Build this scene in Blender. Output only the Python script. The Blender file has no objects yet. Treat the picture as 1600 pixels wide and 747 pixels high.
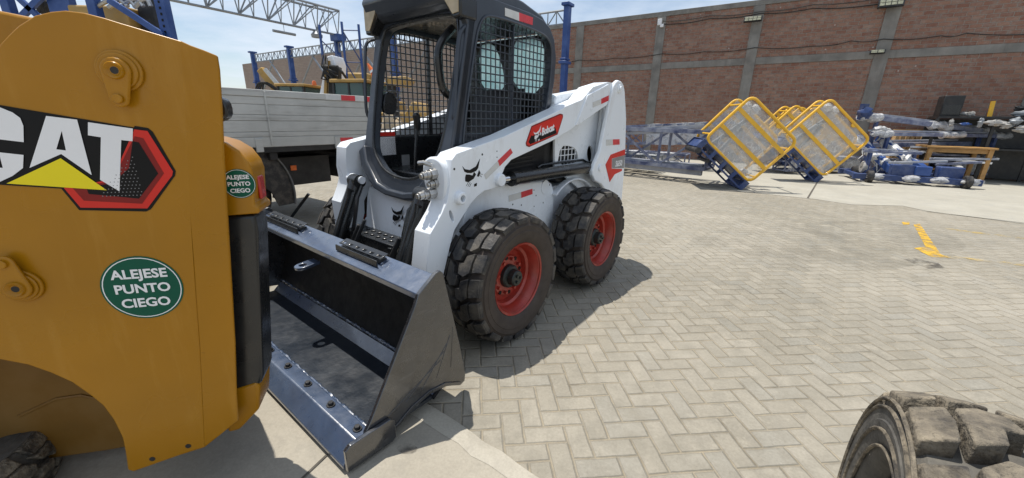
import bpy, bmesh, math, random
from mathutils import Vector, Matrix
R = math.radians
C = bpy.context.scene.collection
rnd = random.Random(7)

# ------------------------------------------------------------------ camera (measured from the photograph)
FPX, PITCH, ROLL, CAMH = 608.02, 0.3007, -0.0206, 1.3515
FW = Vector((0, math.cos(PITCH), -math.sin(PITCH)))
_r = Vector((1, 0, 0)); _d = FW.cross(_r)
CR = math.cos(ROLL)*_r + math.sin(ROLL)*_d
CD = -math.sin(ROLL)*_r + math.cos(ROLL)*_d
EYE = Vector((0, 0, CAMH))
def ray(px, py): return FW + CR*((px-800)/FPX) + CD*((py-373.5)/FPX)
def at(px, py, y):                       # the point seen there at the ground distance y ahead
    d = ray(px, py); return EYE + d*(y/d.y)
def ground(px, py, z=0.0):
    d = ray(px, py); return EYE + d*((z-EYE.z)/d.z)
def on_plane(px, py, p0, ang):           # vertical plane through p0 along ang: (distance along, height)
    n = Vector((-math.sin(ang), math.cos(ang), 0)); d = ray(px, py)
    P = EYE + d*(n.dot(Vector((p0[0], p0[1], 0))-EYE)/n.dot(d))
    return (P.x-p0[0])*math.cos(ang)+(P.y-p0[1])*math.sin(ang), P.z

# ------------------------------------------------------------------ node helpers
class NT:
    def __init__(s, tree): s.t = tree
    def n(s, typ, **kw):
        nd = s.t.nodes.new(typ)
        for k, v in kw.items(): setattr(nd, k, v)
        return nd
    def link(s, a, b): s.t.links.new(a, b)
    def put(s, sock, v):
        if v is None: return
        if isinstance(v, bpy.types.NodeSocket): s.link(v, sock)
        elif isinstance(v, (tuple, list)) and len(v) == 3 and sock.type == 'RGBA': sock.default_value = (*v, 1)
        else: sock.default_value = v
    def m(s, op, a, b=None, c=None, clamp=False):
        nd = s.n('ShaderNodeMath', operation=op, use_clamp=clamp)
        s.put(nd.inputs[0], a); s.put(nd.inputs[1], b); s.put(nd.inputs[2], c)
        return nd.outputs[0]
    def mix(s, f, a, b, blend='MIX'):
        nd = s.n('ShaderNodeMix', data_type='RGBA', blend_type=blend)
        s.put(nd.inputs['Factor'], f); s.put(nd.inputs[6], a); s.put(nd.inputs[7], b)
        return nd.outputs[2]
    def coord(s, which='Object'): return s.n('ShaderNodeTexCoord').outputs[which]
    def noise(s, scale, vec=None, detail=4, rough=.55, out=0):
        nd = s.n('ShaderNodeTexNoise'); nd.inputs['Scale'].default_value = scale
        nd.inputs['Detail'].default_value = detail; nd.inputs['Roughness'].default_value = rough
        if vec is not None: s.link(vec, nd.inputs['Vector'])
        return nd.outputs[out]
    def ramp(s, f, lo, hi, a=0., b=1.):
        nd = s.n('ShaderNodeMapRange'); nd.clamp = True
        s.put(nd.inputs[0], f)
        for i, v in zip((1, 2, 3, 4), (lo, hi, a, b)): nd.inputs[i].default_value = v
        return nd.outputs[0]
    def bump(s, h, strength, dist=.01):
        nd = s.n('ShaderNodeBump'); nd.inputs['Strength'].default_value = strength
        nd.inputs['Distance'].default_value = dist; s.link(h, nd.inputs['Height']); return nd.outputs[0]
    def sep(s, v):
        nd = s.n('ShaderNodeSeparateXYZ'); s.link(v, nd.inputs[0]); return nd.outputs
    def comb(s, x, y, z=0.):
        nd = s.n('ShaderNodeCombineXYZ')
        for i, v in enumerate((x, y, z)): s.put(nd.inputs[i], v)
        return nd.outputs[0]
def new_mat(name):
    m = bpy.data.materials.new(name); m.use_nodes = True
    nt = NT(m.node_tree); b = m.node_tree.nodes['Principled BSDF']
    return m, nt, b
def sc(c, k): return tuple(max(0, min(1, x*k)) for x in c)
def mat(name, col, rough=.5, metal=0., var=.15, vs=6., bump=0., bs=60., dust=0., dustcol=(.36, .31, .24), ds=5., coat=0., rv=.1, dlo=.45, spec=.5):
    m, nt, b = new_mat(name)
    o = nt.coord()
    n1 = nt.noise(vs, o, 5)
    c = nt.mix(nt.ramp(n1, .3, .7), sc(col, 1-var), sc(col, 1+var))
    rg = nt.ramp(nt.noise(vs*2.3, o, 3), .3, .7, max(.02, rough-rv), min(1, rough+rv))
    if dust > 0:
        n2 = nt.ramp(nt.noise(ds, o, 7, .65), dlo, dlo+.35, 0, dust)
        c = nt.mix(n2, c, dustcol)
        rg = nt.m('ADD', rg, nt.m('MULTIPLY', n2, .4), clamp=True)
    nt.put(b.inputs['Base Color'], c); nt.put(b.inputs['Roughness'], rg)
    b.inputs['Metallic'].default_value = metal; b.inputs['Specular IOR Level'].default_value = spec
    b.inputs['Coat Weight'].default_value = coat; b.inputs['Coat Roughness'].default_value = .08
    if bump > 0: nt.link(nt.bump(nt.noise(bs, o, 5), bump), b.inputs['Normal'])
    return m

def dirty(m, scale, col, amt, lo, hi, stretch=(1, 1, 1)):
    nt = NT(m.node_tree); b = m.node_tree.nodes['Principled BSDF']
    mp = nt.n('ShaderNodeMapping'); nt.link(nt.coord(), mp.inputs[0]); mp.inputs['Scale'].default_value = stretch
    f = nt.ramp(nt.noise(scale, mp.outputs[0], 8, .7), lo, hi, 0, amt)
    old = b.inputs['Base Color'].links[0].from_socket
    nt.put(b.inputs['Base Color'], nt.mix(f, old, col))
M = {}
M['white'] = mat('white_paint', (.82, .86, .90), .33, var=.03, vs=3, dust=.16, ds=3, dlo=.5, coat=.25, dustcol=(.48, .46, .43))
M['cabgrey'] = mat('cab_grey_paint', (.028, .036, .050), .36, var=.12, vs=4, dust=.06, ds=4, coat=.2)
M['black'] = mat('black_paint', (.012, .013, .015), .42, var=.2, dust=.10, ds=7)
M['bucket'] = mat('bucket_black_gloss', (.012, .014, .019), .30, var=.3, vs=9, bump=.16, bs=30, dust=.05, ds=6, coat=1., dustcol=(.14, .14, .14), spec=1.)
M['bucketedge'] = mat('bucket_edge_sky_tint', (.042, .064, .112), .33, var=.2, vs=9, bump=.14, bs=30, dust=.05, ds=6, coat=1., dustcol=(.14, .14, .14), spec=1.)  # bucket black lifted to blue: sunlight and sky reflection put into the colour
M['bucketin'] = mat('bucket_inner_shaded', (.007, .008, .010), .5, var=.4, vs=7, bump=.15, bs=26, dust=.08, ds=6, dustcol=(.05, .05, .05), spec=.2)  # darker, duller copy of the bucket black: inside shade put into the colour
M['bucketfloor'] = mat('bucket_floor_worn', (.009, .014, .022), .36, var=.12, vs=3, bump=.25, bs=24, dust=.08, ds=11, coat=.5, dustcol=(.11, .11, .115), dlo=.48, spec=.8)
M['plastic'] = mat('black_plastic', (.014, .015, .016), .3, var=.15, coat=.15)
M['hose'] = mat('rubber_hose', (.016, .016, .018), .5, dust=.3, ds=14)
M['tread'] = mat('tyre_tread_rubber', (.020, .020, .022), .60, var=.3, vs=12, bump=.35, bs=80, dust=.45, dustcol=(.30, .26, .20), ds=9, dlo=.42)
M['sidewall'] = mat('tyre_sidewall_rubber', (.046, .035, .028), .7, var=.2, vs=8, bump=.1, bs=60, dust=.30, dustcol=(.11, .085, .07), ds=6)
M['oldtread'] = mat('dusty_worn_tread', (.040, .036, .032), .85, var=.35, vs=45, bump=1., bs=75, dust=.9, dustcol=(.31, .262, .190), ds=17, dlo=.34)
dirty(M['oldtread'], 60, (.06, .052, .042), .8, .56, .64)
M['oldwall'] = mat('dusty_worn_sidewall', (.055, .053, .05), .8, var=.3, vs=16, bump=.6, bs=40, dust=.7, dustcol=(.20, .185, .155), ds=9, dlo=.36)
M['redrim'] = mat('red_rim_paint', (.33, .030, .018), .36, var=.2, vs=14, dust=.28, ds=9, dustcol=(.25, .13, .09), coat=.2)
M['hub'] = mat('hub_grime', (.018, .024, .022), .45, var=.3, vs=20)
M['chrome'] = mat('chrome_rod', (.75, .76, .78), .12, 1., var=.03)
M['steel'] = mat('bare_steel', (.48, .47, .45), .36, .9, var=.15, vs=20)
M['cat'] = mat('cat_yellow_paint', (.355, .156, .002), .30, var=.13, vs=1.6, dust=.10, ds=2.2, dustcol=(.38, .22, .05), bump=.05, bs=9, rv=.08, spec=.35)
M['catdull'] = mat('cat_yellow_dusty_shaded', (.20, .095, .010), .6, var=.15, vs=4, dust=.5, ds=4, dustcol=(.24, .16, .07))  # dusty yellow, base also lowered to paint in the wheel arch shade
M['mach'] = mat('old_machine_yellow', (.42, .25, .055), .55, var=.25, vs=3, dust=.6, ds=4, dustcol=(.34, .26, .16), dlo=.38)
M['red'] = mat('red_lamp_plastic', (.45, .02, .015), .25, var=.1, coat=.4)
M['s_red'] = mat('sticker_red', (.62, .035, .025), .4, var=.05, spec=.2)
M['s_dred'] = mat('sticker_dark_red', (.22, .018, .016), .4, var=.1, spec=.2)
M['s_white'] = mat('sticker_white', (.78, .78, .79), .4, var=.03, spec=.2)
M['s_black'] = mat('sticker_black', (.006, .006, .007), .4, var=.2, spec=.2)
M['s_green'] = mat('sticker_green', (.003, .085, .050), .4, var=.05, spec=.2)
M['s_yellow'] = mat('sticker_yellow', (.80, .66, .02), .4, var=.03, spec=.2)
M['s_grey'] = mat('sticker_grey', (.25, .25, .25), .4, var=.1, spec=.2)
M['t_red'] = mat('reflective_red', (.62, .045, .055), .35, var=.12, vs=20)
M['t_white'] = mat('reflective_white', (.60, .60, .58), .35, var=.08, vs=20)
M['lens'] = mat('dusty_lamp_lens', (.42, .34, .22), .5, var=.3, vs=9)
M['concrete'] = mat('column_concrete', (.215, .205, .185), .9, var=.30, vs=2.2, bump=.3, bs=18, dust=.3, dustcol=(.23, .17, .14), ds=1.6)
M['blue'] = mat('blue_steel_paint', (.020, .065, .235), .42, var=.2, vs=3, dust=.25, ds=3, dustcol=(.20, .24, .33))
M['navy'] = mat('navy_steel_paint', (.020, .045, .145), .45, var=.2, vs=4, dust=.35, ds=6, dustcol=(.30, .32, .38))
M['mastblue'] = mat('dusty_mast_blue', (.065, .085, .19), .5, var=.3, vs=4, dust=.8, ds=4, dustcol=(.42, .43, .45), dlo=.36)
M['mastpale'] = mat('pale_dusty_steel', (.30, .32, .38), .5, var=.25, vs=4, dust=.8, ds=4, dustcol=(.46, .46, .46), dlo=.36)
M['greysteel'] = mat('grey_truss_steel', (.26, .28, .30), .5, .3, var=.2, vs=3)
M['yellowpipe'] = mat('basket_yellow_paint', (.78, .43, .015), .38, var=.1, vs=5, dust=.2, ds=6, coat=.2)
M['wood'] = mat('raw_timber', (.50, .32, .15), .75, var=.25, vs=8, bump=.2, bs=30)
M['tablewood'] = mat('table_timber', (.42, .23, .075), .6, var=.2, vs=7)
M['junk'] = mat('pale_scrap', (.36, .35, .33), .7, var=.3, vs=5)
M['tarp'] = mat('grey_tarpaulin', (.22, .21, .20), .7, var=.3, vs=4, bump=.5, bs=10)
M['sack'] = mat('tan_sack', (.50, .40, .27), .85, var=.25, vs=4, bump=.4, bs=14)
M['truckgrey'] = mat('weathered_dropside', (.50, .50, .47), .55, var=.16, vs=1.5, dust=.5, ds=1.8, dustcol=(.30, .30, .28), bump=.1, bs=16)
M['darkmetal'] = mat('dirty_dark_metal', (.020, .019, .018), .7, var=.3, dust=.3, ds=3, dustcol=(.09, .08, .07))
M['flap'] = mat('grey_mudguard', (.10, .10, .10), .6, var=.2, dust=.5, ds=4)
M['orange'] = mat('orange_beacon', (.75, .16, .03), .3)
M['led'] = mat('floodlight_face', (.33, .33, .24), .2, var=.3, vs=30)

dirty(M['cat'], 5, (.50, .27, .05), .35, .52, .72, (2.2, 2.2, .35))
dirty(M['cat'], 42, (.10, .055, .012), .55, .66, .74)
dirty(M['white'], 30, (.45, .43, .40), .25, .66, .78)
dirty(M['white'], 3.5, (.55, .53, .50), .5, .54, .72, (1, 1, .45))
dirty(M['bucket'], 14, (.06, .062, .068), .6, .56, .68, (.5, 3, 3))
dirty(M['bucketfloor'], 9, (.030, .038, .050), .45, .54, .72, (.6, 2.2, 1))
dirty(M['bucketfloor'], 30, (.11, .12, .13), .45, .64, .72, (.25, 3, 1))
dirty(M['truckgrey'], 4, (.22, .21, .19), .55, .52, .70, (.35, 1, 3.5))
dirty(M['concrete'], 3, (.12, .11, .10), .5, .52, .70, (2.5, 2.5, .3))

def film(name, col, a, da=.25):
    m, nt, b = new_mat(name); o = nt.coord()
    nt.put(b.inputs['Base Color'], col); b.inputs['Roughness'].default_value = .35
    b.inputs['Transmission Weight'].default_value = 0
    nz = nt.n('ShaderNodeTexNoise'); nz.inputs['Scale'].default_value = 2.6; nz.inputs['Detail'].default_value = 9; nz.inputs['Distortion'].default_value = 2.2; nt.link(o, nz.inputs['Vector'])
    f = nt.ramp(nz.outputs[0], .36, .62, a-da, a+da)
    n2 = nt.n('ShaderNodeTexNoise'); n2.inputs['Scale'].default_value = 3.4; n2.inputs['Detail'].default_value = 3; n2.inputs['Distortion'].default_value = 1.2; nt.link(o, n2.inputs['Vector'])
    cr_ = nt.ramp(nt.m('ABSOLUTE', nt.m('SUBTRACT', n2.outputs[0], .5)), .0, .022, .38, 0)
    f = nt.m('ADD', f, cr_, clamp=True)
    nt.put(b.inputs['Alpha'], f)
    nt.link(nt.bump(nt.noise(9, o, 6), .9, .03), b.inputs['Normal'])
    return m
M['film'] = film('plastic_film', (.68, .68, .66), .40, .08)
M['wrapthick'] = film('thick_stretch_wrap', (.60, .60, .59), .90, .12)
M['wrap'] = film('stretch_wrap', (.60, .60, .60), .62)
def glass(name, col, a, rough=.08):
    m, nt, b = new_mat(name)
    nt.put(b.inputs['Base Color'], col); b.inputs['Roughness'].default_value = rough
    b.inputs['Alpha'].default_value = a; b.inputs['Specular IOR Level'].default_value = .6
    return m
M['machglass'] = glass('tinted_cab_glass', (.05, .11, .11), .85)
def frosted(name):
    m, nt, b = new_mat(name); o = nt.coord()
    c = nt.mix(nt.ramp(nt.noise(26, o, 6, .7), .35, .65), (.62, .84, .85), (.88, .99, .98))
    tr = nt.n('ShaderNodeBsdfTranslucent'); nt.link(c, tr.inputs[0])
    df = nt.n('ShaderNodeBsdfDiffuse'); nt.link(c, df.inputs[0])
    mx = nt.n('ShaderNodeMixShader'); mx.inputs[0].default_value = .35
    nt.link(tr.outputs[0], mx.inputs[1]); nt.link(df.outputs[0], mx.inputs[2])
    nt.link(mx.outputs[0], m.node_tree.nodes['Material Output'].inputs[0])
    return m
M['frost'] = frosted('frosted_rear_glass')

def brick(name, c1, c2, mortar, shift=0.):
    m, nt, b = new_mat(name); o = nt.coord(); s = nt.sep(o)
    v = nt.comb(nt.m('ADD', s[0], shift), s[2])
    w = nt.noise(2.4, v, 3, out=1)
    wob = nt.n('ShaderNodeVectorMath', operation='MULTIPLY_ADD')
    nt.link(w, wob.inputs[0]); wob.inputs[1].default_value = (.02, .028, 0); nt.link(v, wob.inputs[2])
    br = nt.n('ShaderNodeTexBrick'); nt.link(wob.outputs[0], br.inputs['Vector'])
    br.inputs['Scale'].default_value = 1; br.inputs['Brick Width'].default_value = .245
    br.inputs['Row Height'].default_value = .105; br.inputs['Mortar Size'].default_value = .010
    br.inputs['Mortar Smooth'].default_value = .35; br.inputs['Bias'].default_value = 0.
    nt.put(br.inputs['Color1'], c1); nt.put(br.inputs['Color2'], c2); nt.put(br.inputs['Mortar'], mortar)
    sm = nt.ramp(nt.noise(6, v, 6, .7), .46, .66)
    c = nt.mix(nt.m('MULTIPLY', sm, .65), br.outputs['Color'], mortar)
    c = nt.mix(nt.ramp(nt.noise(.7, v, 5), .3, .7, 0, .35), c, sc(c1, .75))
    ww = nt.n('ShaderNodeTexVoronoi', feature='F1'); ww.inputs['Scale'].default_value = 2.6; nt.link(v, ww.inputs['Vector'])
    c = nt.mix(nt.ramp(ww.outputs['Distance'], .03, .07, .8, 0), c, (.55, .5, .46))
    nt.put(b.inputs['Base Color'], c); b.inputs['Roughness'].default_value = .93
    h = nt.m('ADD', nt.m('MULTIPLY', br.outputs['Fac'], -1.), nt.m('MULTIPLY', nt.noise(20, v, 4), .6))
    nt.link(nt.bump(h, 1., .03), b.inputs['Normal'])
    return m
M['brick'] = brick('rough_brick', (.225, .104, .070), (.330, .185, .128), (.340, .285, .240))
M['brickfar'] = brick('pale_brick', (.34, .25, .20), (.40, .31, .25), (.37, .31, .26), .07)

def paver():
    m, nt, b = new_mat('herringbone_pavers')
    o = nt.coord(); mp = nt.n('ShaderNodeMapping', vector_type='TEXTURE'); nt.link(o, mp.inputs[0])
    U = .094
    mp.inputs['Rotation'].default_value = (0, 0, R(5.5)); mp.inputs['Scale'].default_value = (U, U, 1)
    mp.inputs['Location'].default_value = (.02, .03, 0)
    wv = nt.noise(.9, mp.outputs[0], 2, out=1)
    wob = nt.n('ShaderNodeVectorMath', operation='MULTIPLY_ADD'); nt.link(wv, wob.inputs[0])
    wob.inputs[1].default_value = (.10, .10, 0); nt.link(mp.outputs[0], wob.inputs[2])
    s = nt.sep(wob.outputs[0]); x, y = s[0], s[1]
    i, j = nt.m('FLOOR', x), nt.m('FLOOR', y)
    fx, fy = nt.m('FRACT', x), nt.m('FRACT', y)
    k = nt.m('FLOORED_MODULO', nt.m('SUBTRACT', i, j), 4.)
    eq = lambda v: nt.m('COMPARE', k, float(v), .2)
    k0, k1, k2, k3 = eq(0), eq(1), eq(2), eq(3)
    d = nt.m('MINIMUM', nt.m('MINIMUM', nt.m('ADD', fx, k1), nt.m('ADD', nt.m('SUBTRACT', 1., fx), k0)),
             nt.m('MINIMUM', nt.m('ADD', fy, k2), nt.m('ADD', nt.m('SUBTRACT', 1., fy), k3)))
    bid = nt.comb(nt.m('SUBTRACT', i, k1), nt.m('SUBTRACT', j, k2))
    wn = nt.n('ShaderNodeTexWhiteNoise', noise_dimensions='2D'); nt.link(bid, wn.inputs['Vector'])
    wsep = nt.n('ShaderNodeSeparateColor'); nt.link(wn.outputs['Color'], wsep.inputs[0])
    r1, r2, r3 = wsep.outputs
    wx = nt.sep(o)
    grain = nt.noise(70, o, 6, .7); blot = nt.noise(9, o, 6, .65); big = nt.noise(.55, o, 5, .6)
    base = nt.mix(r1, (0.275, 0.248, 0.194), (0.344, 0.313, 0.251))
    base = nt.mix(nt.ramp(r2, .70, .85, 0, .55), base, (0.258, 0.249, 0.215))
    base = nt.mix(nt.ramp(blot, .42, .64, 0, .75), base, (0.232, 0.213, 0.172))
    base = nt.mix(nt.ramp(nt.noise(14, o, 6, .7), .56, .70, 0, .5), base, (0.413, 0.374, 0.297))
    base = nt.mix(nt.ramp(grain, .3, .7, 0, .35), base, (0.198, 0.181, 0.146), 'MULTIPLY')
    base = nt.mix(nt.ramp(big, .40, .70, 0, .50), base, (0.396, 0.361, 0.297))
    base = nt.mix(nt.ramp(nt.noise(.33, o, 6, .65), .50, .66, 0, .22), base, (0.224, 0.215, 0.189))
    base = nt.mix(nt.ramp(nt.noise(2.3, o, 8, .72), .50, .66, 0, .5), base, (0.204, 0.185, 0.144))
    base = nt.mix(nt.ramp(nt.noise(27, o, 5, .7), .60, .72, 0, .5), base, (0.173, 0.153, 0.116))
    joint = nt.ramp(d, .020, .060, 1, 0)
    jn = nt.noise(3.2, o, 5, .6)
    jc = nt.mix(nt.ramp(jn, .50, .72), (0.408, 0.345, 0.242), (0.153, 0.128, 0.088))
    jstr = nt.m('MULTIPLY', joint, nt.ramp(nt.noise(13, o, 5, .65), .32, .62, .12, 1))
    c = nt.mix(jstr, base, jc)
    spots = nt.n('ShaderNodeTexVoronoi', feature='F1'); spots.inputs['Scale'].default_value = 3.3; nt.link(o, spots.inputs['Vector'])
    c = nt.mix(nt.ramp(spots.outputs['Distance'], .012, .03, .8, 0), c, (0.043, 0.039, 0.034))
    nt.put(b.inputs['Base Color'], c)
    nt.put(b.inputs['Roughness'], nt.ramp(blot, .3, .7, .72, .95))
    h = nt.m('ADD', nt.ramp(d, 0, .09, 0, 1), nt.m('MULTIPLY', r3, .35))
    h = nt.m('ADD', h, nt.m('MULTIPLY', grain, .22))
    h = nt.m('ADD', h, nt.m('MULTIPLY', blot, .35))
    nt.link(nt.bump(h, 1., .008), b.inputs['Normal'])
    return m
M['paver'] = paver()
def slab(name, c1, c2, stain):
    m, nt, b = new_mat(name); o = nt.coord()
    c = nt.mix(nt.ramp(nt.noise(1.5, o, 6, .65), .35, .65), c1, c2)
    c = nt.mix(nt.ramp(nt.noise(5, o, 7, .7), .5, .7, 0, .6), c, stain)
    c = nt.mix(nt.ramp(nt.noise(90, o, 4, .7), .35, .7, 0, .35), c, sc(c1, .6))
    nt.put(b.inputs['Base Color'], c); b.inputs['Roughness'].default_value = .88
    nt.link(nt.bump(nt.m('ADD', nt.noise(40, o, 6), nt.noise(4, o, 5)), .25, .006), b.inputs['Normal'])
    return m
M['slab'] = slab('worn_concrete', (0.317, 0.286, 0.229), (0.387, 0.352, 0.286), (0.238, 0.220, 0.185))
M['apron'] = slab('pale_yard_concrete', (0.352, 0.330, 0.273), (0.414, 0.392, 0.330), (0.299, 0.295, 0.273))
M['kerb'] = slab('pale_kerb_concrete', (0.370, 0.339, 0.273), (0.458, 0.422, 0.352), (0.290, 0.264, 0.220))
def worn(name, col, lo, hi, scale, amax=1.):
    m, nt, b = new_mat(name); o = nt.coord()
    nt.put(b.inputs['Base Color'], col); b.inputs['Roughness'].default_value = .85
    f = nt.ramp(nt.noise(scale, o, 7, .7), lo, hi, 0, amax)
    nt.put(b.inputs['Alpha'], f)
    return m
M['paint'] = worn('worn_yellow_paint', (.60, .36, .03), .36, .60, 9)
M['paintfaint'] = worn('faint_yellow_paint', (.56, .38, .07), .46, .72, 7, .8)

# ------------------------------------------------------------------ mesh builder
def frame(o, x, y, z):
    return Matrix(((x[0], y[0], z[0], o[0]), (x[1], y[1], z[1], o[1]), (x[2], y[2], z[2], o[2]), (0, 0, 0, 1)))
def side(Y, s=1):    # machine side plane: a -> X, b -> Z, h -> outwards
    return frame((0, Y*s, 0), (1, 0, 0), (0, 0, 1), (0, s, 0))
def across(X):       # plane across the machine: a -> Y, b -> Z, h -> X
    return frame((X, 0, 0), (0, 1, 0), (0, 0, 1), (1, 0, 0))
class MB:
    def __init__(s): s.v = []; s.f = []
    def add(s, vs, fs, mx=None):
        k = len(s.v)
        s.v += [tuple(mx @ Vector(p)) if mx is not None else tuple(p) for p in vs]
        s.f += [tuple(i+k for i in f) for f in fs]; return s
    def box(s, c, d, rot=None):
        hx, hy, hz = d[0]/2, d[1]/2, d[2]/2
        vs = [(x*hx, y*hy, z*hz) for x in (-1, 1) for y in (-1, 1) for z in (-1, 1)]
        mx = Matrix.Translation(c) @ (rot.to_4x4() if rot is not None else Matrix.Identity(4))
        return s.add(vs, [(0, 1, 3, 2), (4, 6, 7, 5), (0, 4, 5, 1), (2, 3, 7, 6), (0, 2, 6, 4), (1, 5, 7, 3)], mx)
    def prism(s, poly, mx, h0, h1):
        n = len(poly)
        vs = [(a, b, h0) for a, b in poly]+[(a, b, h1) for a, b in poly]
        fs = [tuple(range(n)), tuple(range(2*n-1, n-1, -1))]+[(i, (i+1) % n, n+(i+1) % n, n+i) for i in range(n)]
        return s.add(vs, fs, mx)
    def plate(s, outer, holes, mx, h0, h1):
        bm = bmesh.new(); es = []
        for loop in [outer]+list(holes):
            vs = [bm.verts.new((a, b, 0)) for a, b in loop]
            es += [bm.edges.new((vs[i], vs[(i+1) % len(vs)])) for i in range(len(vs))]
        bmesh.ops.triangle_fill(bm, use_beauty=True, use_dissolve=False, edges=es)
        bm.verts.index_update()
        P = [(v.co.x, v.co.y) for v in bm.verts]; F = [[v.index for v in f.verts] for f in bm.faces]
        B = [(e.verts[0].index, e.verts[1].index) for e in bm.edges if len(e.link_faces) == 1]
        bm.free(); n = len(P)
        vs = [(a, b, h0) for a, b in P]+[(a, b, h1) for a, b in P]
        fs = [tuple(f) for f in F]+[tuple(i+n for i in reversed(f)) for f in F]+[(a, b, b+n, a+n) for a, b in B]
        return s.add(vs, fs, mx)
    def tube(s, pts, r, n=8, closed=False):
        pts = [Vector(p) for p in pts]; m = len(pts); rings = []; prev = None
        for i, p in enumerate(pts):
            if closed: t = (pts[(i+1) % m]-pts[i-1]).normalized()
            else: t = (pts[min(i+1, m-1)]-pts[max(i-1, 0)]).normalized()
            if prev is None:
                u = t.cross(Vector((0, 0, 1)))
                if u.length < .1: u = t.cross(Vector((1, 0, 0)))
            else: u = prev - t*prev.dot(t)
            u.normalize(); prev = u; w = t.cross(u)
            rr = r[i] if isinstance(r, (list, tuple)) else r
            rings.append([p+(u*math.cos(2*math.pi*q/n)+w*math.sin(2*math.pi*q/n))*rr for q in range(n)])
        vs = [v for g in rings for v in g]; fs = []
        for i in range(m if closed else m-1):
            a, b = i*n, ((i+1) % m)*n
            fs += [(a+q, a+(q+1) % n, b+(q+1) % n, b+q) for q in range(n)]
        if not closed: fs += [tuple(range(n)), tuple(range((m-1)*n, m*n))]
        return s.add(vs, fs)
    def beam(s, p, q, w, h, up=(0, 0, 1)):
        p, q = Vector(p), Vector(q); t = (q-p); L = t.length; t.normalize()
        u = Vector(up).cross(t)
        if u.length < .05: u = Vector((1, 0, 0)).cross(t)
        u.normalize(); k = t.cross(u)
        return s.box((p+q)/2, (L, w, h), Matrix((t, u, k)).transposed())
    def lathe(s, prof, o, ax, n=48):
        o, ax = Vector(o), Vector(ax).normalized()
        u = ax.cross(Vector((0, 0, 1)))
        if u.length < .1: u = ax.cross(Vector((1, 0, 0)))
        u.normalize(); w = ax.cross(u); vs = []; fs = []; m = len(prof)
        for r, a in prof:
            vs += [o+ax*a+(u*math.cos(2*math.pi*q/n)+w*math.sin(2*math.pi*q/n))*r for q in range(n)]
        for i in range(m-1):
            fs += [(i*n+q, i*n+(q+1) % n, (i+1)*n+(q+1) % n, (i+1)*n+q) for q in range(n)]
        if prof[0][0] > 1e-4 and prof[0][0] < .5*max(p[0] for p in prof): pass
        return s.add(vs, fs)
    def cyl(s, p, q, r, n=20):
        p, q = Vector(p), Vector(q)
        return s.lathe([(0.0001, 0), (r, 0), (r, (q-p).length), (0.0001, (q-p).length)], p, q-p, n)
    def sheet(s, poly, mx): return s.add([(a, b, 0) for a, b in poly], [tuple(range(len(poly)))], mx)
    def build(s, name, m, parent=None, bevel=0., smooth=32, seg=2, weld=False):
        me = bpy.data.meshes.new(name); me.from_pydata(s.v, [], s.f); me.validate()
        bm = bmesh.new(); bm.from_mesh(me)
        if weld: bmesh.ops.remove_doubles(bm, verts=bm.verts, dist=.0005)
        bmesh.ops.recalc_face_normals(bm, faces=bm.faces); bm.to_mesh(me); bm.free()
        me.materials.append(m if not isinstance(m, str) else M[m])
        o = bpy.data.objects.new(name, me); C.objects.link(o)
        if parent is not None: o.parent = parent
        me.polygons.foreach_set('use_smooth', [True]*len(me.polygons))
        me.set_sharp_from_angle(angle=R(smooth))
        if bevel > 0:
            b = o.modifiers.new('bevel', 'BEVEL'); b.width = bevel; b.segments = seg; b.limit_method = 'ANGLE'; b.angle_limit = R(30)
            b.harden_normals = False
        return o
def tag(o, label=None, cat=None, group=None, kind=None):
    if label: o['label'] = label
    if cat: o['category'] = cat
    if group: o['group'] = group
    if kind: o['kind'] = kind
    return o
def empty(name, loc=(0, 0, 0), rz=0., parent=None):
    o = bpy.data.objects.new(name, None); C.objects.link(o); o.location = loc; o.rotation_euler = (0, 0, rz)
    o.empty_display_size = .2
    if parent is not None: o.parent = parent
    return o
def children(o): return [c for c in bpy.data.objects if c.parent == o]
def copy_tree(o, parent=None):
    c = o.copy(); C.objects.link(c)
    if parent is not None: c.parent = parent
    for ch in children(o): copy_tree(ch, c)
    return c
def arc(cx, cy, r, a0, a1, n=8, ry=None):
    return [(cx+r*math.cos(R(a0+(a1-a0)*i/n)), cy+(ry or r)*math.sin(R(a0+(a1-a0)*i/n))) for i in range(n+1)]
def rrect(x0, y0, x1, y1, r, n=5):
    return arc(x1-r, y1-r, r, 0, 90, n)+arc(x0+r, y1-r, r, 90, 180, n)+arc(x0+r, y0+r, r, 180, 270, n)+arc(x1-r, y0+r, r, 270, 360, n)
def chaikin(p, it=2, closed=True):
    for _ in range(it):
        q = []; n = len(p)
        for i in range(n if closed else n-1):
            a, b = p[i], p[(i+1) % n]
            q += [tuple(.75*x+.25*y for x, y in zip(a, b)), tuple(.25*x+.75*y for x, y in zip(a, b))]
        p = q if closed else [p[0]]+q+[p[-1]]
    return p
def text(mb, body, size, mx, offset=0., align='CENTER', h=.0012, sx=1.):
    cu = bpy.data.curves.new('t', 'FONT'); cu.body = body; cu.size = size; cu.align_x = align; cu.align_y = 'CENTER'
    cu.offset = offset; cu.extrude = h; cu.resolution_u = 3
    o = bpy.data.objects.new('t', cu); C.objects.link(o)
    dg = bpy.context.evaluated_depsgraph_get()
    me = bpy.data.meshes.new_from_object(o.evaluated_get(dg))
    mb.add([(v.co.x*sx, v.co.y, v.co.z) for v in me.vertices], [tuple(p.vertices) for p in me.polygons], mx)
    bpy.data.objects.remove(o); bpy.data.curves.remove(cu); bpy.data.meshes.remove(me)
    return mb

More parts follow.
